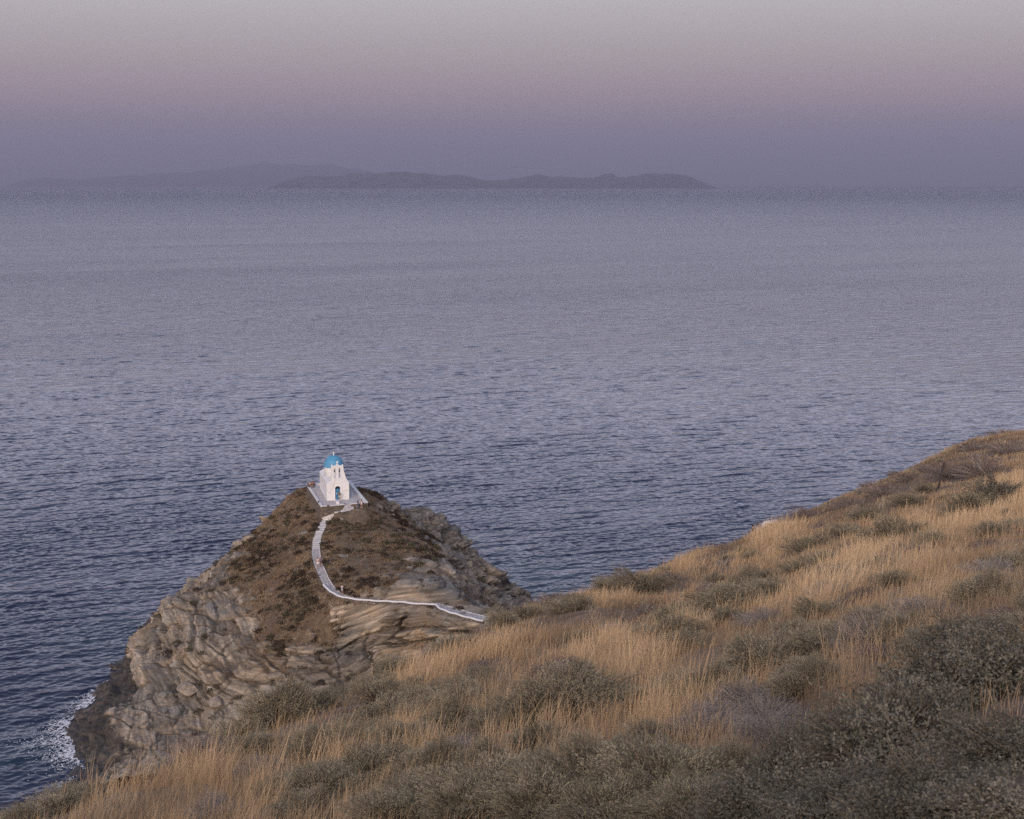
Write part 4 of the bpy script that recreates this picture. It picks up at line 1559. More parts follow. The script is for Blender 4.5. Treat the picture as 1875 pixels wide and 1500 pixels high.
# picture centre and half size of the golden stands of straw, and of the rusty short ones
GOLD = [(1580, 1045, 150, 75), (1800, 960, 130, 60), (1690, 1000, 90, 60), (1260, 1022, 60, 22), (1250, 1150, 70, 34), (930, 1208, 100, 24), (1085, 1215, 60, 34), (780, 1242, 100, 24), (480, 1345, 120, 40), (170, 1432, 190, 30), (360, 1440, 110, 30),
        (900, 1385, 130, 45), (600, 1425, 170, 55), (1260, 1320, 110, 50), (1630, 1215, 110, 45), (430, 1295, 70, 20), (1420, 985, 70, 25), (1120, 1110, 60, 22), (1500, 1110, 60, 40), (1700, 1120, 90, 40), (1180, 1250, 60, 30)]
RUSTY = [(1010, 1150, 80, 40), (1480, 945, 60, 25), (1790, 835, 120, 40), (650, 1400, 60, 25), (1700, 870, 90, 30), (860, 1160, 50, 25), (1330, 1000, 60, 20), (1150, 1130, 60, 25), (1750, 1160, 90, 40), (1480, 1320, 90, 40)]


def patch_field(x, y, patches):
    v = np.zeros(len(x))
    for px, py, rx, ry in patches:
        az0 = math.atan2((px - 937.5), F)
        (qx, qy), d = hill_hit(px, py)
        (ax, ay), d1 = hill_hit(px, py - ry)
        (bx, by), d2 = hill_hit(px, py + ry)
        lr = np.log(np.hypot(x, y))
        sl = max(.12, abs(math.log(d1) - math.log(d2)) * .5)
        az = np.arctan2(x, y)
        v = np.maximum(v, np.exp(-((az - math.atan2(qx, qy)) * F / rx) ** 2 - ((lr - math.log(d)) / sl) ** 2))
    return v


def build_grass():
    r = np.random.default_rng(21)
    az = np.radians(np.arange(-25, 25, .25))
    lr = np.linspace(math.log(2.0), math.log(230), 320)
    A, Lr = np.meshgrid(az, lr, indexing='ij')
    T = _hl(_hk(A.ravel(), Lr.ravel()))[:, 0].reshape(A.shape)
    run = np.minimum.accumulate(T, axis=1)
    R = np.exp(Lr)
    vis = T <= run + .9 / R
    dt = np.abs(np.gradient(T, axis=1))
    fr = 1422.0
    area = fr * math.radians(.25) * fr * np.maximum(dt, .0016)
    h_m = .58
    w_m = np.maximum(.0040, .38 * R / fr)
    cov = (h_m * fr / R) * (w_m * fr / R)
    dens = area * 7.0 / cov * np.clip(R / 13, .15, 1)
    wgt = np.where(vis, dens, dens * .04).ravel()
    total = int(min(620000, wgt.sum()) / 13)
    pick = r.choice(len(wgt), total, p=wgt / wgt.sum())
    ca = A.ravel()[pick] + np.radians(.25) * r.uniform(-.5, .5, total)
    cl = Lr.ravel()[pick] + (lr[1] - lr[0]) * r.uniform(-.5, .5, total)
    cr = np.exp(cl)
    x, y = cr * np.sin(ca), cr * np.cos(ca)
    zone = fbm(x / 7, y / 7, x * 0, 301, 3)             # patches of tall straw
    hue = fbm(x / 4, y / 9, x * 0, 311, 3)
    keep = np.ones(total, bool)
    short = np.ones(total)
    for (sx, sy, sr, kind) in PLACED:
        d = np.hypot(x - sx, y - sy) / sr
        dc = np.maximum(.1, np.hypot(sx, sy))
        ux, uy = -sx / dc, -sy / dc                     # the side the viewpoint is on stays low, as trampled and grazed ground
        along = (x - sx) * ux + (y - sy) * uy
        across = np.abs((x - sx) * uy - (y - sy) * ux) / sr
        front = (along > 0) & (along < sr * 2.2) & (across < .9)
        short = np.where(front, np.minimum(short, .62), short)
        short = np.where(d < .95, np.minimum(short, .6), short)
        keep &= ~((d < .8) & (r.random(total) < .88))
        keep &= ~(front & (r.random(total) < .30))
    x, y, zone, hue, short, cr = (q[keep] for q in (x, y, zone, hue, short, cr))
    n = len(x)
    nb = 13
    gold = patch_field(x, y, GOLD)
    rusty = patch_field(x, y, RUSTY)
    tall = np.clip(sstep(-.15, .45, zone) * .55 + gold * 1.0 - rusty * .5, 0, 1)
    tone_t = np.clip(.29 + .36 * tall + .13 * hue - .16 * rusty + r.normal(0, .05, n), .05, .80)
    odd = r.random(n)
    tone_t = np.where(odd < .10 * (1 - tall), r.uniform(.9, 1, n), tone_t)
    hh = (.20 + .42 * tall) * short * np.clip(.55 + cr / 40, 0, 1) * np.clip(r.normal(1, .2, n), .5, 1.5)
    dirn = math.radians(52) + r.normal(0, .5, n) + .6 * hue
    rep = lambda a: np.repeat(a, nb)
    spread = rep(.05 + .0022 * cr)
    bx = rep(x) + r.normal(0, 1, n * nb) * spread
    by = rep(y) + r.normal(0, 1, n * nb) * spread
    bz = hill_z(x, y)
    gx = (hill_z(x + .3, y) - bz) / .3
    gy = (hill_z(x, y + .3) - bz) / .3
    bz = rep(bz) + rep(gx) * (bx - rep(x)) + rep(gy) * (by - rep(y)) - .03
    h = rep(hh) * np.clip(r.normal(1, .25, n * nb), .35, 1.7)
    w = np.maximum(.0040, .38 * np.hypot(bx, by) / fr) * r.uniform(.6, 1.25, n * nb)
    lean = np.clip(r.normal(.42, .22, n * nb), .02, 1.1)
    a = rep(dirn) + r.normal(0, .75, n * nb)
    tone = np.clip(rep(tone_t) + r.normal(0, .07, n * nb), 0, 1)
    V, q, tr, tn = blades(np.stack([bx, by, bz], -1), a, lean, h, w, tone, 5)
    me = mesh_np('dry_grass', V, [q, tr], False, {'tone': tn})
    o = link('dry_grass', me, VM['grass'])
    tag(o, 'tall straw coloured dry grass covering the near slope', 'grass', kind='stuff')


build_grass()


# ------------------------------------------------------------------ scrub on the headland
def cushion_mesh(seed, kind, n=110):
    r = np.random.default_rng(seed)
    th = r.uniform(0, 6.283, n)
    ph = np.arcsin(r.uniform(0, 1, n))
    d = np.stack([np.cos(th) * np.cos(ph), np.sin(th) * np.cos(ph), np.sin(ph) * .8], -1)
    rad = .72 + .3 * vnoise(d[:, 0] * 2 + seed, d[:, 1] * 2, d[:, 2] * 2, seed) + r.uniform(-.15, .12, n)
    P = d * rad[:, None]
    u = unit(d * .5 + r.normal(0, .5, P.shape) + np.array([0, 0, .3]))
    s = unit(np.cross(u, r.normal(0, 1, P.shape)))
    L = r.uniform(.16, .36, n)[:, None]
    V = np.stack([P - u * L * .5 - s * L * .28, P - u * L * .5 + s * L * .28, P + u * L * .6 + s * L * .12, P + u * L * .6 - s * L * .12], 1).reshape(-1, 3)
    f = (np.arange(n) * 4)[:, None] + np.arange(4)[None]
    tone = np.clip(.45 + .25 * vnoise(P[:, 0] * 3, P[:, 1] * 3, P[:, 2] * 3, seed + 4) + r.normal(0, .16, n), 0, 1)
    return V, f, tone


HM = dict(brown=leaf_mat('headland_brown_scrub', [(0, (.028, .020, .015)), (.5, (.056, .040, .030)), (1, (.11, .082, .060))]),
          olive=leaf_mat('headland_olive_scrub', [(0, (.060, .052, .034)), (.5, (.105, .092, .060)), (1, (.175, .155, .105))]),
          rust=leaf_mat('headland_rust_grass', [(0, (.11, .072, .046)), (.5, (.26, .178, .105)), (1, (.46, .34, .215))]))


def build_headland_scrub():
    r = np.random.default_rng(31)
    cand = []
    n = 60000
    x = r.uniform(-75, 8, n)
    y = r.uniform(200, 330, n)
    j = np.clip(np.searchsorted(HEAD_X, x), 0, len(HEAD_X) - 1)
    i = np.clip(np.searchsorted(HEAD_Y, y), 0, len(HEAD_Y) - 1)
    z, v, nz = HEAD_P[i, j, 2], HEAD_V[i, j], HEAD_N[i, j, 2]
    x, y = HEAD_P[i, j, 0], HEAD_P[i, j, 1]
    dp, _ = near_path(x, y)
    P2 = atz(622.5, 937.2, 22.95)
    ok = (z > 3.5) & (dp > 1.05) & (in_quad(x, y, TERR) < -.7) & (np.hypot(x - P2[0], y - P2[1]) > 2.6) & (np.hypot(x + 30.3, y - 265.5) > 3.2)
    back = (y > 296) & (r.random(n) < .7)
    ok &= ~back
    dens = np.where(v > .5, 1.0, np.where(v > .1, .5, .10) * (nz > .5))
    clump = sstep(-.35, .3, fbm(x / 6, y / 6, x * 0, 401, 3))
    pick = ok & (r.random(n) < dens * (.12 + .88 * clump) * .42)
    X, Y, Z = x[pick], y[pick], z[pick]
    size = np.clip(r.lognormal(-.68, .42, len(X)), .22, 1.3)
    o = np.argsort(-size)
    X, Y, Z, size = X[o], Y[o], Z[o], size[o]
    kinds = np.where(fbm(X / 9, Y / 9, X * 0, 411, 2) + r.normal(0, .3, len(X)) > .1, 'olive', 'brown')
    meshes = {}
    nm = {'brown': ('brown_cushion', 'low dark brown cushion bush'), 'olive': ('olive_cushion', 'low olive grey cushion bush')}
    big = min(300, len(X))
    zones = []
    for q in range(big):
        px = 937.5 + F * X[q] / Y[q]
        if Y[q] > 296:
            w = 'on the rear slope behind the chapel'
        elif X[q] < -36 - (272 - Y[q]) * .0 and Y[q] > 250:
            w = 'on the slope left of the chapel and upper steps'
        elif Y[q] > 250:
            w = 'on the slope right of the chapel and upper steps'
        elif X[q] < -33:
            w = 'on the slope left of the path bend'
        else:
            w = 'on the slope above or below the white path wall'
        zones.append(w)
    for q in range(big):
        k = str(kinds[q])
        var = int(r.integers(0, 4))
        if (k, var) not in meshes:
            V, f, tn = cushion_mesh(70 + var + (10 if k == 'olive' else 0), k, 130)
            me = mesh_np('cushion', V, f, False, {'tone': np.repeat(tn, 4)})
            me.materials.append(HM[k])
            meshes[(k, var)] = me
        ob = bpy.data.objects.new(nm[k][0], meshes[(k, var)])
        COL.objects.link(ob)
        ob.location = (X[q], Y[q], Z[q] - .08)
        ob.rotation_euler = (0, 0, r.uniform(0, 6.28))
        s = size[q]
        ob.scale = (s, s * r.uniform(.85, 1.2), s * r.uniform(.7, 1.0))
        tag(ob, nm[k][1] + ' ' + zones[q], 'bush', nm[k][1] + 's ' + zones[q])
    # the countless small ones, and dry grass between them
    Vs, Fs, Ts, k = [], [], [], 0
    for q in range(big, len(X)):
        V, f, tn = cushion_mesh(200 + q % 17, 'x', 42)
        V = V * size[q] * np.array([1, 1, .85]) + np.array([X[q], Y[q], Z[q] - .05])
        Vs.append(V)
        Fs.append(f + k)
        Ts.append(np.repeat(np.clip(tn + (.15 if kinds[q] == 'olive' else -.1), 0, 1), 4))
        k += len(V)
    o = link('scrub', mesh_np('scrub', np.vstack(Vs), np.vstack(Fs), False, {'tone': np.concatenate(Ts)}), HM['brown'])
    tag(o, 'low brown scrub covering the back of the headland', 'scrub', kind='stuff')
    pick = ok & (r.random(n) < np.where(v > .35, .75, .02))
    X, Y, Z = x[pick], y[pick], z[pick]
    nb = 9
    m = len(X)
    P = np.stack([np.repeat(X, nb) + r.normal(0, .22, m * nb), np.repeat(Y, nb) + r.normal(0, .22, m * nb), np.repeat(Z, nb) - .08], -1)
    P[:, 2] += head_z(P[:, 0], P[:, 1]) - np.repeat(head_z(X, Y), nb)
    hue = fbm(X / 7, Y / 7, X * 0, 421, 3)
    tone = np.clip(np.repeat(.42 + .35 * hue, nb) + r.normal(0, .15, m * nb), 0, 1)
    V, qd, tr, tn = blades(P, r.uniform(0, 6.28, m * nb), r.uniform(.1, .9, m * nb), r.uniform(.16, .42, m * nb), r.uniform(.03, .075, m * nb), tone, 9)
    o = link('headland_grass', mesh_np('headland_grass', V, [qd, tr], False, {'tone': tn}), HM['rust'])
    tag(o, 'rust coloured dry grass on the back of the headland', 'grass', kind='stuff')


build_headland_scrub()


# ------------------------------------------------------------------ people
def skin_mesh(joints, edges, radii, sub=1):
    """a limb skeleton grown into one smooth surface, as a bmesh-ready mesh"""
    me = bpy.data.meshes.new('tmp')
    me.from_pydata(joints, edges, [])
    ob = bpy.data.objects.new('tmp', me)
    COL.objects.link(ob)
    sk = ob.modifiers.new('skin', 'SKIN')
    sk.use_smooth_shade = True
    for i, v in enumerate(me.skin_vertices[0].data):
        v.radius = (radii[i], radii[i])
        v.use_root = (i == 0)
    ss = ob.modifiers.new('sub', 'SUBSURF')
    ss.levels = ss.render_levels = sub
    dg = bpy.context.evaluated_depsgraph_get()
    out = bpy.data.meshes.new_from_object(ob.evaluated_get(dg))
    bpy.data.objects.remove(ob)
    bpy.data.meshes.remove(me)
    return out


JN = ['pelvis', 'belly', 'chest', 'neck', 'head', 'crown', 'shL', 'elL', 'wrL', 'haL', 'shR', 'elR', 'wrR', 'haR', 'hipL', 'knL', 'anL', 'toL', 'hipR', 'knR', 'anR', 'toR']
JR = [.125, .115, .125, .055, .088, .075, .066, .043, .031, .034, .066, .043, .031, .034, .088, .058, .040, .036, .088, .058, .040, .036]
JE = [('pelvis', 'belly'), ('belly', 'chest'), ('chest', 'neck'), ('neck', 'head'), ('head', 'crown'), ('chest', 'shL'), ('shL', 'elL'), ('elL', 'wrL'), ('wrL', 'haL'), ('chest', 'shR'), ('shR', 'elR'), ('elR', 'wrR'), ('wrR', 'haR'),
      ('pelvis', 'hipL'), ('hipL', 'knL'), ('knL', 'anL'), ('anL', 'toL'), ('pelvis', 'hipR'), ('hipR', 'knR'), ('knR', 'anR'), ('anR', 'toR')]


def pose(kind, arms='down', lean=0.0):
    P = dict(pelvis=(0, 0, .95), belly=(0, -.005, 1.10), chest=(0, 0, 1.30), neck=(0, .005, 1.46), head=(0, -.01, 1.56), crown=(0, -.01, 1.64),
             hipL=(.085, 0, .90), knL=(.095, -.02, .50), anL=(.10, .015, .09), toL=(.115, -.13, .045), hipR=(-.085, 0, .90), knR=(-.095, -.02, .50), anR=(-.10, .015, .09), toR=(-.115, -.13, .045))
    if kind == 'walk':
        P.update(knL=(.09, -.15, .52), anL=(.09, -.20, .10), toL=(.10, -.34, .06), knR=(-.09, .06, .50), anR=(-.09, .26, .14), toR=(-.095, .16, .05))
    if kind == 'sit':
        dz = -.83
        for k in ('pelvis', 'belly', 'chest', 'neck', 'head', 'crown'):
            x, y, z = P[k]
            P[k] = (x, y, z + dz)
        P.update(hipL=(.09, -.02, .09), knL=(.12, -.44, .09), anL=(.11, -.47, -.34), toL=(.12, -.61, -.38), hipR=(-.09, -.02, .09), knR=(-.12, -.42, .10), anR=(-.10, -.40, -.34), toR=(-.11, -.54, -.38))
    b = P['chest'][2]
    A = {'down': ((.185, 0, .10), (.225, .03, -.18), (.235, -.05, -.41), (.235, -.08, -.50)),
         'fold': ((.185, 0, .10), (.23, -.02, -.16), (.07, -.20, -.10), (.0, -.21, -.08)),
         'face': ((.185, 0, .10), (.21, -.16, -.10), (.07, -.20, .14), (.05, -.16, .22)),
         'lap': ((.185, 0, .10), (.22, -.06, -.16), (.10, -.28, -.24), (.07, -.34, -.24)),
         'phone': ((.185, 0, .10), (.22, -.10, -.14), (.10, -.30, -.02), (.07, -.34, .04))}[arms]
    for s, t in ((1, 'L'), (-1, 'R')):
        for k, j in zip(A, ('sh', 'el', 'wr', 'ha')):
            P[j + t] = (s * k[0], k[1], b + k[2])
    if lean:
        z0 = P['pelvis'][2]
        for k in JN:
            x, y, z = P[k]
            if z > z0 + .02:
                P[k] = (x, y - (z - z0) * lean, z)
    return P


def blob(bm, c, r, seg=12, squash=None):
    m = Matrix.Translation(Vector(c)) @ Matrix.Diagonal((*r, 1))
    bmesh.ops.create_uvsphere(bm, u_segments=seg, v_segments=max(6, seg // 2 + 2), radius=1.0, matrix=m)


PM = {}


def pmat(col, nm):
    k = (nm, col)
    if k not in PM:
        PM[k] = plain(nm, col, .8, .1, 6)
    return PM[k]


def person(loc, rz, label, kind='stand', arms='down', lean=0.0, skin=(.34, .19, .12), top=(.5, .5, .5), bottom=(.1, .1, .12), legs='shorts', hair=(.015, .011, .010), long_hair=False, shoe=(.05, .045, .04), sleeves=.55, scale=1.0, bag=None):
    root = empty('person', tuple(loc), rz)
    root.scale = (scale,) * 3
    tag(root, label, 'person')
    P = pose(kind, arms, lean)
    J = [P[k] for k in JN]
    E = [(JN.index(a), JN.index(b)) for a, b in JE]
    bm = bmesh.new()
    sm = skin_mesh(J, E, JR, 2)
    bm.from_mesh(sm)
    bpy.data.meshes.remove(sm)
    # head with nose and ears, hands with five fingers
    hx, hy, hz = P['head']
    blob(bm, (hx, hy, hz + .03), (.077, .095, .118), 14)
    blob(bm, (hx, hy - .098, hz + .015), (.014, .02, .022), 6)
    for s in (-1, 1):
        blob(bm, (hx + s * .078, hy + .005, hz + .02), (.012, .02, .03), 6)
    for t, s in (('L', 1), ('R', -1)):
        w, h = Vector(P['wr' + t]), Vector(P['ha' + t])
        d = (h - w).normalized()
        side = d.cross(Vector((0, -1, .3))).normalized()
        for f, ln in zip((-1.5, -.5, .5, 1.5), (.070, .080, .076, .060)):
            b = h + side * f * .017 + d * .02
            tube_bm(bm, [b, b + d * ln * .6 + Vector((0, -.006, 0)), b + d * ln + Vector((0, -.02, 0))], [.0095, .0085, .006], 5)
        b = w * .5 + h * .5 + side * s * .028
        tube_bm(bm, [b, b + d * .035 + side * s * .02, b + d * .065 + side * s * .022], [.011, .010, .007], 5)
    body = done(bm, 'body', pmat(skin, 'skin'), root, True)

    def cloth(name, names, pts, k, add, mat, sub=1):
        ed = [(names.index(a), names.index(b)) for a, b in pts]
        me = skin_mesh([Q[n] for n in names], ed, [RR[n] * k + add for n in names], sub)
        o = link(name, me, mat, root)
        return o
    Q = dict(P)
    RR = dict(zip(JN, JR))
    mixp = lambda a, b, f: tuple(P[a][i] + (P[b][i] - P[a][i]) * f for i in range(3))
    Q['slL'], Q['slR'] = mixp('shL', 'elL', sleeves), mixp('shR', 'elR', sleeves)
    RR['slL'] = RR['slR'] = .052
    Q['hem'] = mixp('pelvis', 'belly', .1)
    RR['hem'] = .125
    cloth('shirt', ['chest', 'belly', 'hem', 'shL', 'slL', 'shR', 'slR'], [('chest', 'belly'), ('belly', 'hem'), ('chest', 'shL'), ('shL', 'slL'), ('chest', 'shR'), ('shR', 'slR')], 1.06, .012, pmat(top, 'shirt_cloth'))
    if legs == 'skirt':
        bm = bmesh.new()
        px, py, pz = P['pelvis']
        lathe_bm(bm, [(.0, .12), (.125, .12), (.15, 0), (.20, -.28), (.19, -.28), (0, -.1)], 16, px, py, pz)
        done(bm, 'skirt', pmat(bottom, 'skirt_cloth'), root, True)
    else:
        f = {'shorts': .75, 'hot': .4, 'trousers': 1.0}[legs]
        Q['enL'], Q['enR'] = mixp('hipL', 'knL', f), mixp('hipR', 'knR', f)
        RR['enL'] = RR['enR'] = .088 + (.058 - .088) * f
        nm = ['pelvis', 'hipL', 'enL', 'hipR', 'enR']
        ed = [('pelvis', 'hipL'), ('hipL', 'enL'), ('pelvis', 'hipR'), ('hipR', 'enR')]
        if legs == 'trousers':
            nm += ['anL', 'anR']
            ed += [('enL', 'anL'), ('enR', 'anR')]
        cloth('trousers' if legs == 'trousers' else 'shorts', nm, ed, 1.1, .012, pmat(bottom, 'leg_cloth'))
    for t in 'LR':
        a, b = Vector(P['an' + t]), Vector(P['to' + t])
        bm = bmesh.new()
        c = a * .45 + b * .55
        bmesh.ops.create_uvsphere(bm, u_segments=10, v_segments=6, radius=1.0, matrix=Matrix.Translation((c.x, c.y, min(a.z, b.z) - .005)) @ Matrix.Diagonal((.05, .13, .045, 1)))
        done(bm, 'shoe', pmat(shoe, 'shoe_leather'), root, True)
    bm = bmesh.new()
    blob(bm, (hx, hy + .022, hz + .062), (.094, .100, .104), 14)
    if long_hair:
        blob(bm, (hx, hy + .07, hz - .06), (.095, .055, .16), 12)
        blob(bm, (hx, hy + .085, hz - .20), (.085, .04, .14), 12)
        for s in (-1, 1):
            blob(bm, (hx + s * .08, hy + .0, hz - .10), (.032, .045, .15), 8)
    done(bm, 'hair', pmat(hair, 'hair'), root, True)
    if bag:
        bm = bmesh.new()
        bx, by, bz = bag
        vs = box_bm(bm, bx - .13, bx + .13, by - .06, by + .06, bz - .14, bz + .14)
        bmesh.ops.bevel(bm, geom=list(bm.edges), offset=.03, segments=2, affect='EDGES')
        tube_bm(bm, [(bx, by, bz + .12), P['sh' + ('L' if bx > 0 else 'R')]], .014, 5)
        b = tag(done(bm, 'shoulder_bag', M['black'], None, False), 'small black bag carried by the ' + label.split(' standing')[0].split(' walking')[0].split(' sitting')[0].replace('person in ', 'person in '), 'bag')
        b.matrix_world = Matrix.Translation(Vector(loc)) @ Matrix.Rotation(rz, 4, 'Z') @ Matrix.Diagonal((scale, scale, scale, 1))
    return root


def people():
    pz = lambda px, py, z: atz(px, py, z)
    # rz = 0 faces the viewpoint
    person(pz(621.9, 916.6, TZ + .10), .25, 'long haired person in dark top and beige shorts standing at the blue chapel door', arms='face', top=(.05, .035, .032), bottom=(.46, .40, .33), legs='shorts', long_hair=True, hair=(.025, .014, .011), shoe=(.03, .025, .022), sleeves=.1)
    hz = lambda p: np.array([p[0], p[1], max(head_z(p[0:1], p[1:2])[0], p[2] - .4)])
    a = pz(655.4, 929.6, 23.4)
    person(hz(a), 2.7, 'black haired person in purple top and blue jeans standing on rock outside the terrace', top=(.16, .12, .17), bottom=(.075, .095, .16), legs='trousers', long_hair=True, arms='fold', scale=.97)
    a = pz(662.2, 930.0, 23.4)
    person(hz(a), -2.4, 'taller person in white top and white skirt standing outside the terrace corner', top=(.62, .58, .58), bottom=(.60, .55, .55), legs='skirt', long_hair=True, hair=(.045, .022, .014), shoe=(.7, .68, .66), sleeves=.15, bag=(-.26, 0, .86), scale=1.03)
    # sitting on the back left of the terrace wall
    person(pz(563.6, 890.2, TZ + .40), 1.0, 'person in navy shirt sitting at the far left corner of the terrace wall', 'sit', 'lap', .15, top=(.020, .028, .085), bottom=(.05, .045, .05), legs='trousers')
    person(pz(567.8, 889.0, TZ + .42), .55, 'person in white and pink top sitting second from the corner', 'sit', 'lap', .2, top=(.62, .50, .55), bottom=(.03, .03, .035), long_hair=True, bag=(.2, -.2, .22))
    person(pz(571.6, 888.3, TZ + .42), .2, 'bare shouldered person with brown hair bending forward on the terrace wall', 'sit', 'lap', .42, top=(.40, .17, .10), bottom=(.30, .22, .18), hair=(.06, .026, .016), long_hair=True, sleeves=.05)
    person(pz(575.6, 888.0, TZ + .42), -.1, 'person in blue shirt and dark trousers sitting nearest the chapel wall', 'sit', 'phone', .25, top=(.065, .085, .26), bottom=(.028, .026, .03), legs='trousers', hair=(.07, .03, .02), shoe=(.012, .012, .012))
    person(pz(635.4, 886.2, TZ + .42), .3, 'dark haired person half hidden behind the right shoulder of the chapel', 'sit', 'lap', .1, top=(.03, .028, .035), bottom=(.05, .05, .06), scale=1.1)

    # on the path
    def on_path(px, py, off):
        i = int(np.argmin([(937.5 + F * p[0] / (p[1] * math.cos(PITCH) - (p[2] - H) * math.sin(PITCH)) - px) ** 2 + (750 - F * (p[1] * math.sin(PITCH) + (p[2] - H) * math.cos(PITCH)) / (p[1] * math.cos(PITCH) - (p[2] - H) * math.sin(PITCH)) - py) ** 2 for p in PATH]))
        p, f, nn, w = path_frame(i)
        return (p[0] + nn[0] * off, p[1] + nn[1] * off, p[2] + .07)
    person(on_path(583, 1040, -.22), .15, 'dark haired person in blue top and black shorts walking down the path', 'walk', 'phone', top=(.13, .17, .30), bottom=(.015, .015, .018), legs='hot', long_hair=True, hair=(.03, .016, .012), sleeves=.1, scale=1.06, skin=(.30, .165, .105))
    person(on_path(583.5, 1041.5, .38), -.1, 'person in pale pink shirt and white shorts walking down the path', 'walk', 'fold', top=(.60, .42, .36), bottom=(.66, .60, .60), shoe=(.03, .025, .022), scale=1.12)
    person(on_path(622.5, 1090, -.45), .3, 'person in white top and grey shorts walking beside the white path wall', 'walk', 'phone', .12, top=(.66, .60, .62), bottom=(.34, .36, .44), scale=1.0, bag=(.2, -.1, .95))
    # two heads over the crest of the slope
    for px, py, s, kw in ((1379.5, 961.0, .7, dict(label='person in dark sleeveless top seen over the crest with hair tied back', top=(.055, .050, .060), sleeves=.05, skin=(.42, .25, .17))),
                          (1387.0, 959.6, 1.0, dict(label='person in white shirt behind the other one at the crest', top=(.62, .58, .57), hair=(.012, .010, .010)))):
        q = aty(px, py, 121 + s)
        sc = 1.08
        person((q[0], q[1], q[2] - 1.68 * sc), 1.9, kind='stand', scale=sc, bottom=(.10, .10, .13), legs='trousers', **kw)


people()


# ------------------------------------------------------------------ things on the slope and by the shore
def hillside_things():
    # leaning iron post
    (x, y), d = hill_hit(1716, 899)
    z = float(hill_z(np.array([x]), np.array([y]))[0])
    hgt = 46 * d / F
    root = empty('iron_post', (x, y, z - .1))
    tag(root, 'leaning dark rusty iron post in the grass high on the slope', 'post')
    bm = bmesh.new()
    w = .06
    for a, b in (((-w, -w), (w, -w + .018)), ((-w, -w + .018), (-w + .018, w))):
        vs = box_bm(bm, a[0], b[0], a[1], b[1], 0, hgt + .35)
        for v in vs:
            v.co.x += .20 * v.co.z
    done(bm, 'shaft', M['rust'], root)
    bm = bmesh.new()
    for k in range(4):
        zz = .35 + k * (hgt / 4.2)
        box_bm(bm, .2 * zz - w - .012, .2 * zz + .012, -w - .016, -w - .001, zz, zz + .05)
    done(bm, 'lug', M['rust'], root)
    # short white wall end, beside the two people
    q = aty(1410, 957.5, 127)
    root = empty('white_wall', (q[0], q[1], q[2] - 1.32), math.radians(-8))
    root.scale = (.78, .78, .78)
    tag(root, 'short whitewashed wall end showing over the crest of the slope', 'wall')
    prof = [(-.95, 0), (.9, 0), (.9, 2.0), (.35, 1.98), (-.55, 1.86), (-.85, 1.68), (-.95, 1.3)]
    prism(prof, [], -.25, .25, 'masonry', M['white'], root)
    bm = bmesh.new()
    box_bm(bm, -.2, .7, -.32, -.252, 1.35, 1.62)  # dark block on the wall face stands in for an opening's shade
    done(bm, 'recess_shade', M['rust'], root)


hillside_things()


def rock_mesh(seed, flat=.6, sub=4):
    bm = bmesh.new()
    bmesh.ops.create_icosphere(bm, subdivisions=sub, radius=1.0)
    P = np.array([v.co[:] for v in bm.verts])
    r = np.random.default_rng(seed)
    # planes cut off the ball, then rough it: an angular block
    for k in range(14):
        n = unit(r.normal(0, 1, 3))
        dd = r.uniform(.55, .85)
        ex = np.maximum(0, P @ n - dd)
        P -= ex[:, None] * n * .95
    P += (fbm(P[:, 0] * 2 + seed, P[:, 1] * 2, P[:, 2] * 2, seed, 4) * .09)[:, None] * unit(P)
    P[:, 2] *= flat
    for v, p in zip(bm.verts, P):
        v.co = p
    me = bpy.data.meshes.new('boulder')
    bm.to_mesh(me)
    bm.free()
    return me


def shore_rock_mat(name, lo, hi):
    m, t, b = mat_new(name)
    pos = t.node('ShaderNodeNewGeometry').outputs['Position']
    n = t.noise(pos, 1.6, 6, .7)
    c = t.mix(t.map(n, .35, .68), lo, hi)
    t.put(b.inputs['Base Color'], c)
    b.inputs['Roughness'].default_value = .7
    t.put(b.inputs['Normal'], t.bump(n, .8, .25))
    return m


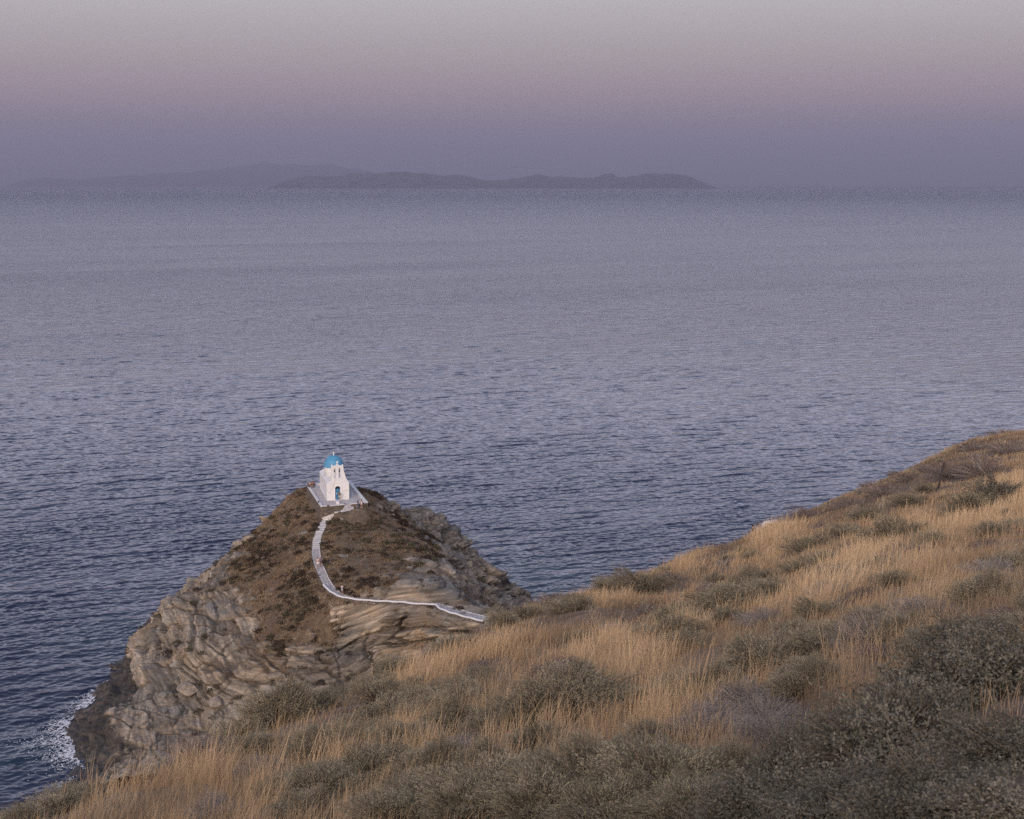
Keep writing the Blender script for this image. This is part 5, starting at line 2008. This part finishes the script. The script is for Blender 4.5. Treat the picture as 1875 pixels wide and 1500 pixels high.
def boulders():
    dark = shore_rock_mat('black_wet_rock', (.014, .013, .014), (.045, .041, .040))
    greym = shore_rock_mat('grey_schist', (.10, .095, .085), (.25, .235, .215))
    tan = shore_rock_mat('tan_schist', (.16, .125, .090), (.36, .30, .235))
    spec = [(943, 1088, .3, 2.2, dark, 'dark wet boulder at the right foot of the headland nearest the cliff'), (954, 1093, .2, 2.0, dark, 'dark wet boulder in the middle of the shore rocks on the right'),
            (962, 1099, .2, 1.6, dark, 'dark wet boulder farthest out beside the straw crest'), (949, 1100, .3, 1.7, dark, 'dark wet boulder just in front of the shore group'), (940, 1080, .4, 1.3, dark, 'small dark boulder highest in the shore group'),
            (836, 984, .3, 2.4, dark, 'black rock under the pale shelf on the far right shore'), (843, 992, .1, 1.7, dark, 'low black rock ending the far right shore in the sea'), (829, 978, .6, 2.0, dark, 'black rock pressed against the pale shelf'),
            (249, 1186, .5, 1.6, dark, 'dark flat rock standing in the sea left of the cliff'), (243, 1212, .4, 1.9, dark, 'dark jagged rock at the left waterline below the cliff'), (236, 1216, .2, 1.0, dark, 'small dark rock awash beyond the left waterline'),
            (556, 978, 20.0, .75, greym, 'lone grey boulder in the scrub left of the steps'), (455, 993, 15.6, 2.0, tan, 'pale pointed crag on the left skyline of the headland'), (441, 1001, 14.8, 1.7, tan, 'pale crag lower on the left skyline of the headland'),
            (628, 1018, 20.2, 1.0, greym, 'low grey boulder in the scrub right of the path'), (815, 1155, 16.6, 2.2, tan, 'broad pale boulder under the path end near the crest'), (845, 1120, 18.9, 1.0, greym, 'grey boulder lying above the path end'),
            (395, 1290, 4.8, 1.9, tan, 'cracked tan block at the foot of the left buttress'), (345, 1262, 5.2, 2.2, tan, 'large tan block fallen below the left buttress'), (305, 1272, 4.2, 1.4, greym, 'grey block left of the fallen tan blocks'),
            (455, 1262, 7.6, 1.3, tan, 'tan block in the gully above the near bushes'), (505, 1235, 8.8, 1.5, tan, 'pale block where the gully opens below the ochre cliff'), (540, 1212, 10.0, 1.2, tan, 'small pale block higher in the ochre gully')]
    r = random.Random(9)
    for i, (px, py, z, s, m, lab) in enumerate(spec):
        p = atz(px, py, z)
        me = rock_mesh(300 + i, r.uniform(.5, .75))
        o = link('boulder', me, m)
        if m is not dark:
            p[2] = head_z(p[0:1], p[1:2])[0]
        o.location = (p[0], p[1], p[2])
        o.rotation_euler = (r.uniform(-.3, .3), r.uniform(-.3, .3), r.uniform(0, 6.28))
        o.scale = (s * r.uniform(.9, 1.25), s * r.uniform(.8, 1.0), s * .85)
        tag(o, lab, 'rock')


boulders()


def foam():
    """lace of white water where the swell breaks on the rocks"""
    m, t, b = mat_new('sea_foam')
    pos = t.node('ShaderNodeNewGeometry').outputs['Position']
    t.put(b.inputs['Base Color'], t.mix(t.noise(pos, 2.0, 4), (.42, .44, .48), (.68, .69, .72)))
    b.inputs['Roughness'].default_value = .6
    V, Fc, k = [], [], 0
    step = .16
    for (x0, x1, y0, y1) in ((-88, -50, 186, 250), (-20, 12, 262, 345), (-82, -62, 250, 300)):
        xs, ys = np.arange(x0, x1, step), np.arange(y0, y1, step)
        Y, X = np.meshgrid(ys, xs, indexing='ij')
        x, y = X.ravel(), Y.ravel()
        zb = np.maximum(head_z(x, y), -4)
        land = zb > .12
        # distance to land by growing the mask
        g = land.reshape(X.shape)
        dist = np.full(X.shape, 99.0)
        cur = g.copy()
        dist[cur] = 0
        for q in range(1, 60):
            nx = cur.copy()
            nx[1:] |= cur[:-1]
            nx[:-1] |= cur[1:]
            nx[:, 1:] |= cur[:, :-1]
            nx[:, :-1] |= cur[:, 1:]
            dist[nx & ~cur] = q * step
            cur = nx
        dist = dist.ravel()
        lace1, lace2, _ = worley(x / 1.15 + .5 * vnoise(x / 2, y / 2, x * 0, 5), y / 1.5, x * 0 + .5, 71)
        s1, s2, _ = worley(x / .62 + .4 * vnoise(x, y, x * 0, 6), y / .8, x * 0 + .5, 72)
        e = np.minimum(lace2 - lace1, (s2 - s1) * .9)
        main = .9 * np.exp(-((x + 70.5) / 3.6) ** 2 - ((y - 212) / 5.0) ** 2) + .7 * np.exp(-((x + 69.5) / 2.2) ** 2 - ((y - 224) / 6) ** 2) + .75 * np.exp(-((x + 66) / 3.0) ** 2 - ((y - 203) / 3.6) ** 2) if x0 < -83 else x * 0
        patchy = np.clip(.5 + .9 * fbm(x / 4, y / 4, x * 0, 73, 3), 0, 1)
        shore = np.clip(1 - dist / (1.1 + 1.6 * patchy), 0, 1) * (.30 + .9 * patchy) * .55
        a = np.clip(main * (.20 + 1.0 * patchy) + shore * np.clip(.55 + main * 1.4 + .25 * (x0 == -20), 0, 1), 0, 1.2)
        on = (e < .17 * a) & (dist > 0)
        on = on.reshape(X.shape)
        f = on[:-1, :-1]
        ii, jj = np.nonzero(f)
        idx = ii * len(xs) + jj
        z = .10 + .16 * a + .05 * vnoise(x * 2, y * 2, x * 0, 75)
        used = np.unique(np.concatenate([idx, idx + 1, idx + len(xs), idx + len(xs) + 1]))
        mp = np.zeros(X.size, int)
        mp[used] = np.arange(len(used))
        V.append(np.stack([x[used] + .05 * np.sin(y[used] * 9), y[used], z[used]], -1))
        Fc.append(np.stack([mp[idx], mp[idx + 1], mp[idx + len(xs) + 1], mp[idx + len(xs)]], -1) + k)
        k += len(used)
    o = link('foam', mesh_np('foam', np.vstack(V), np.vstack(Fc), True), m)
    tag(o, 'white foam washing round the foot of the rocks', 'foam', kind='stuff')


foam()

# ------------------------------------------------------------------ sea air
def build_haze():
    m = bpy.data.materials.new('sea_air')
    m.use_nodes = True
    t = NT(m.node_tree)
    t.n.clear()
    out = t.node('ShaderNodeOutputMaterial')
    v = t.node('ShaderNodeVolumePrincipled')
    v.inputs['Color'].default_value = (.67, .635, .755, 1)
    v.inputs['Density'].default_value = HAZE
    v.inputs['Anisotropy'].default_value = .55
    t.l.new(v.outputs[0], out.inputs['Volume'])
    bm = bmesh.new()
    box_bm(bm, -67500, 67500, -900, 68000, -6, 1900)
    o = done(bm, 'haze', m)
    tag(o, kind='stuff')


HAZE = 4.0e-5
build_haze()
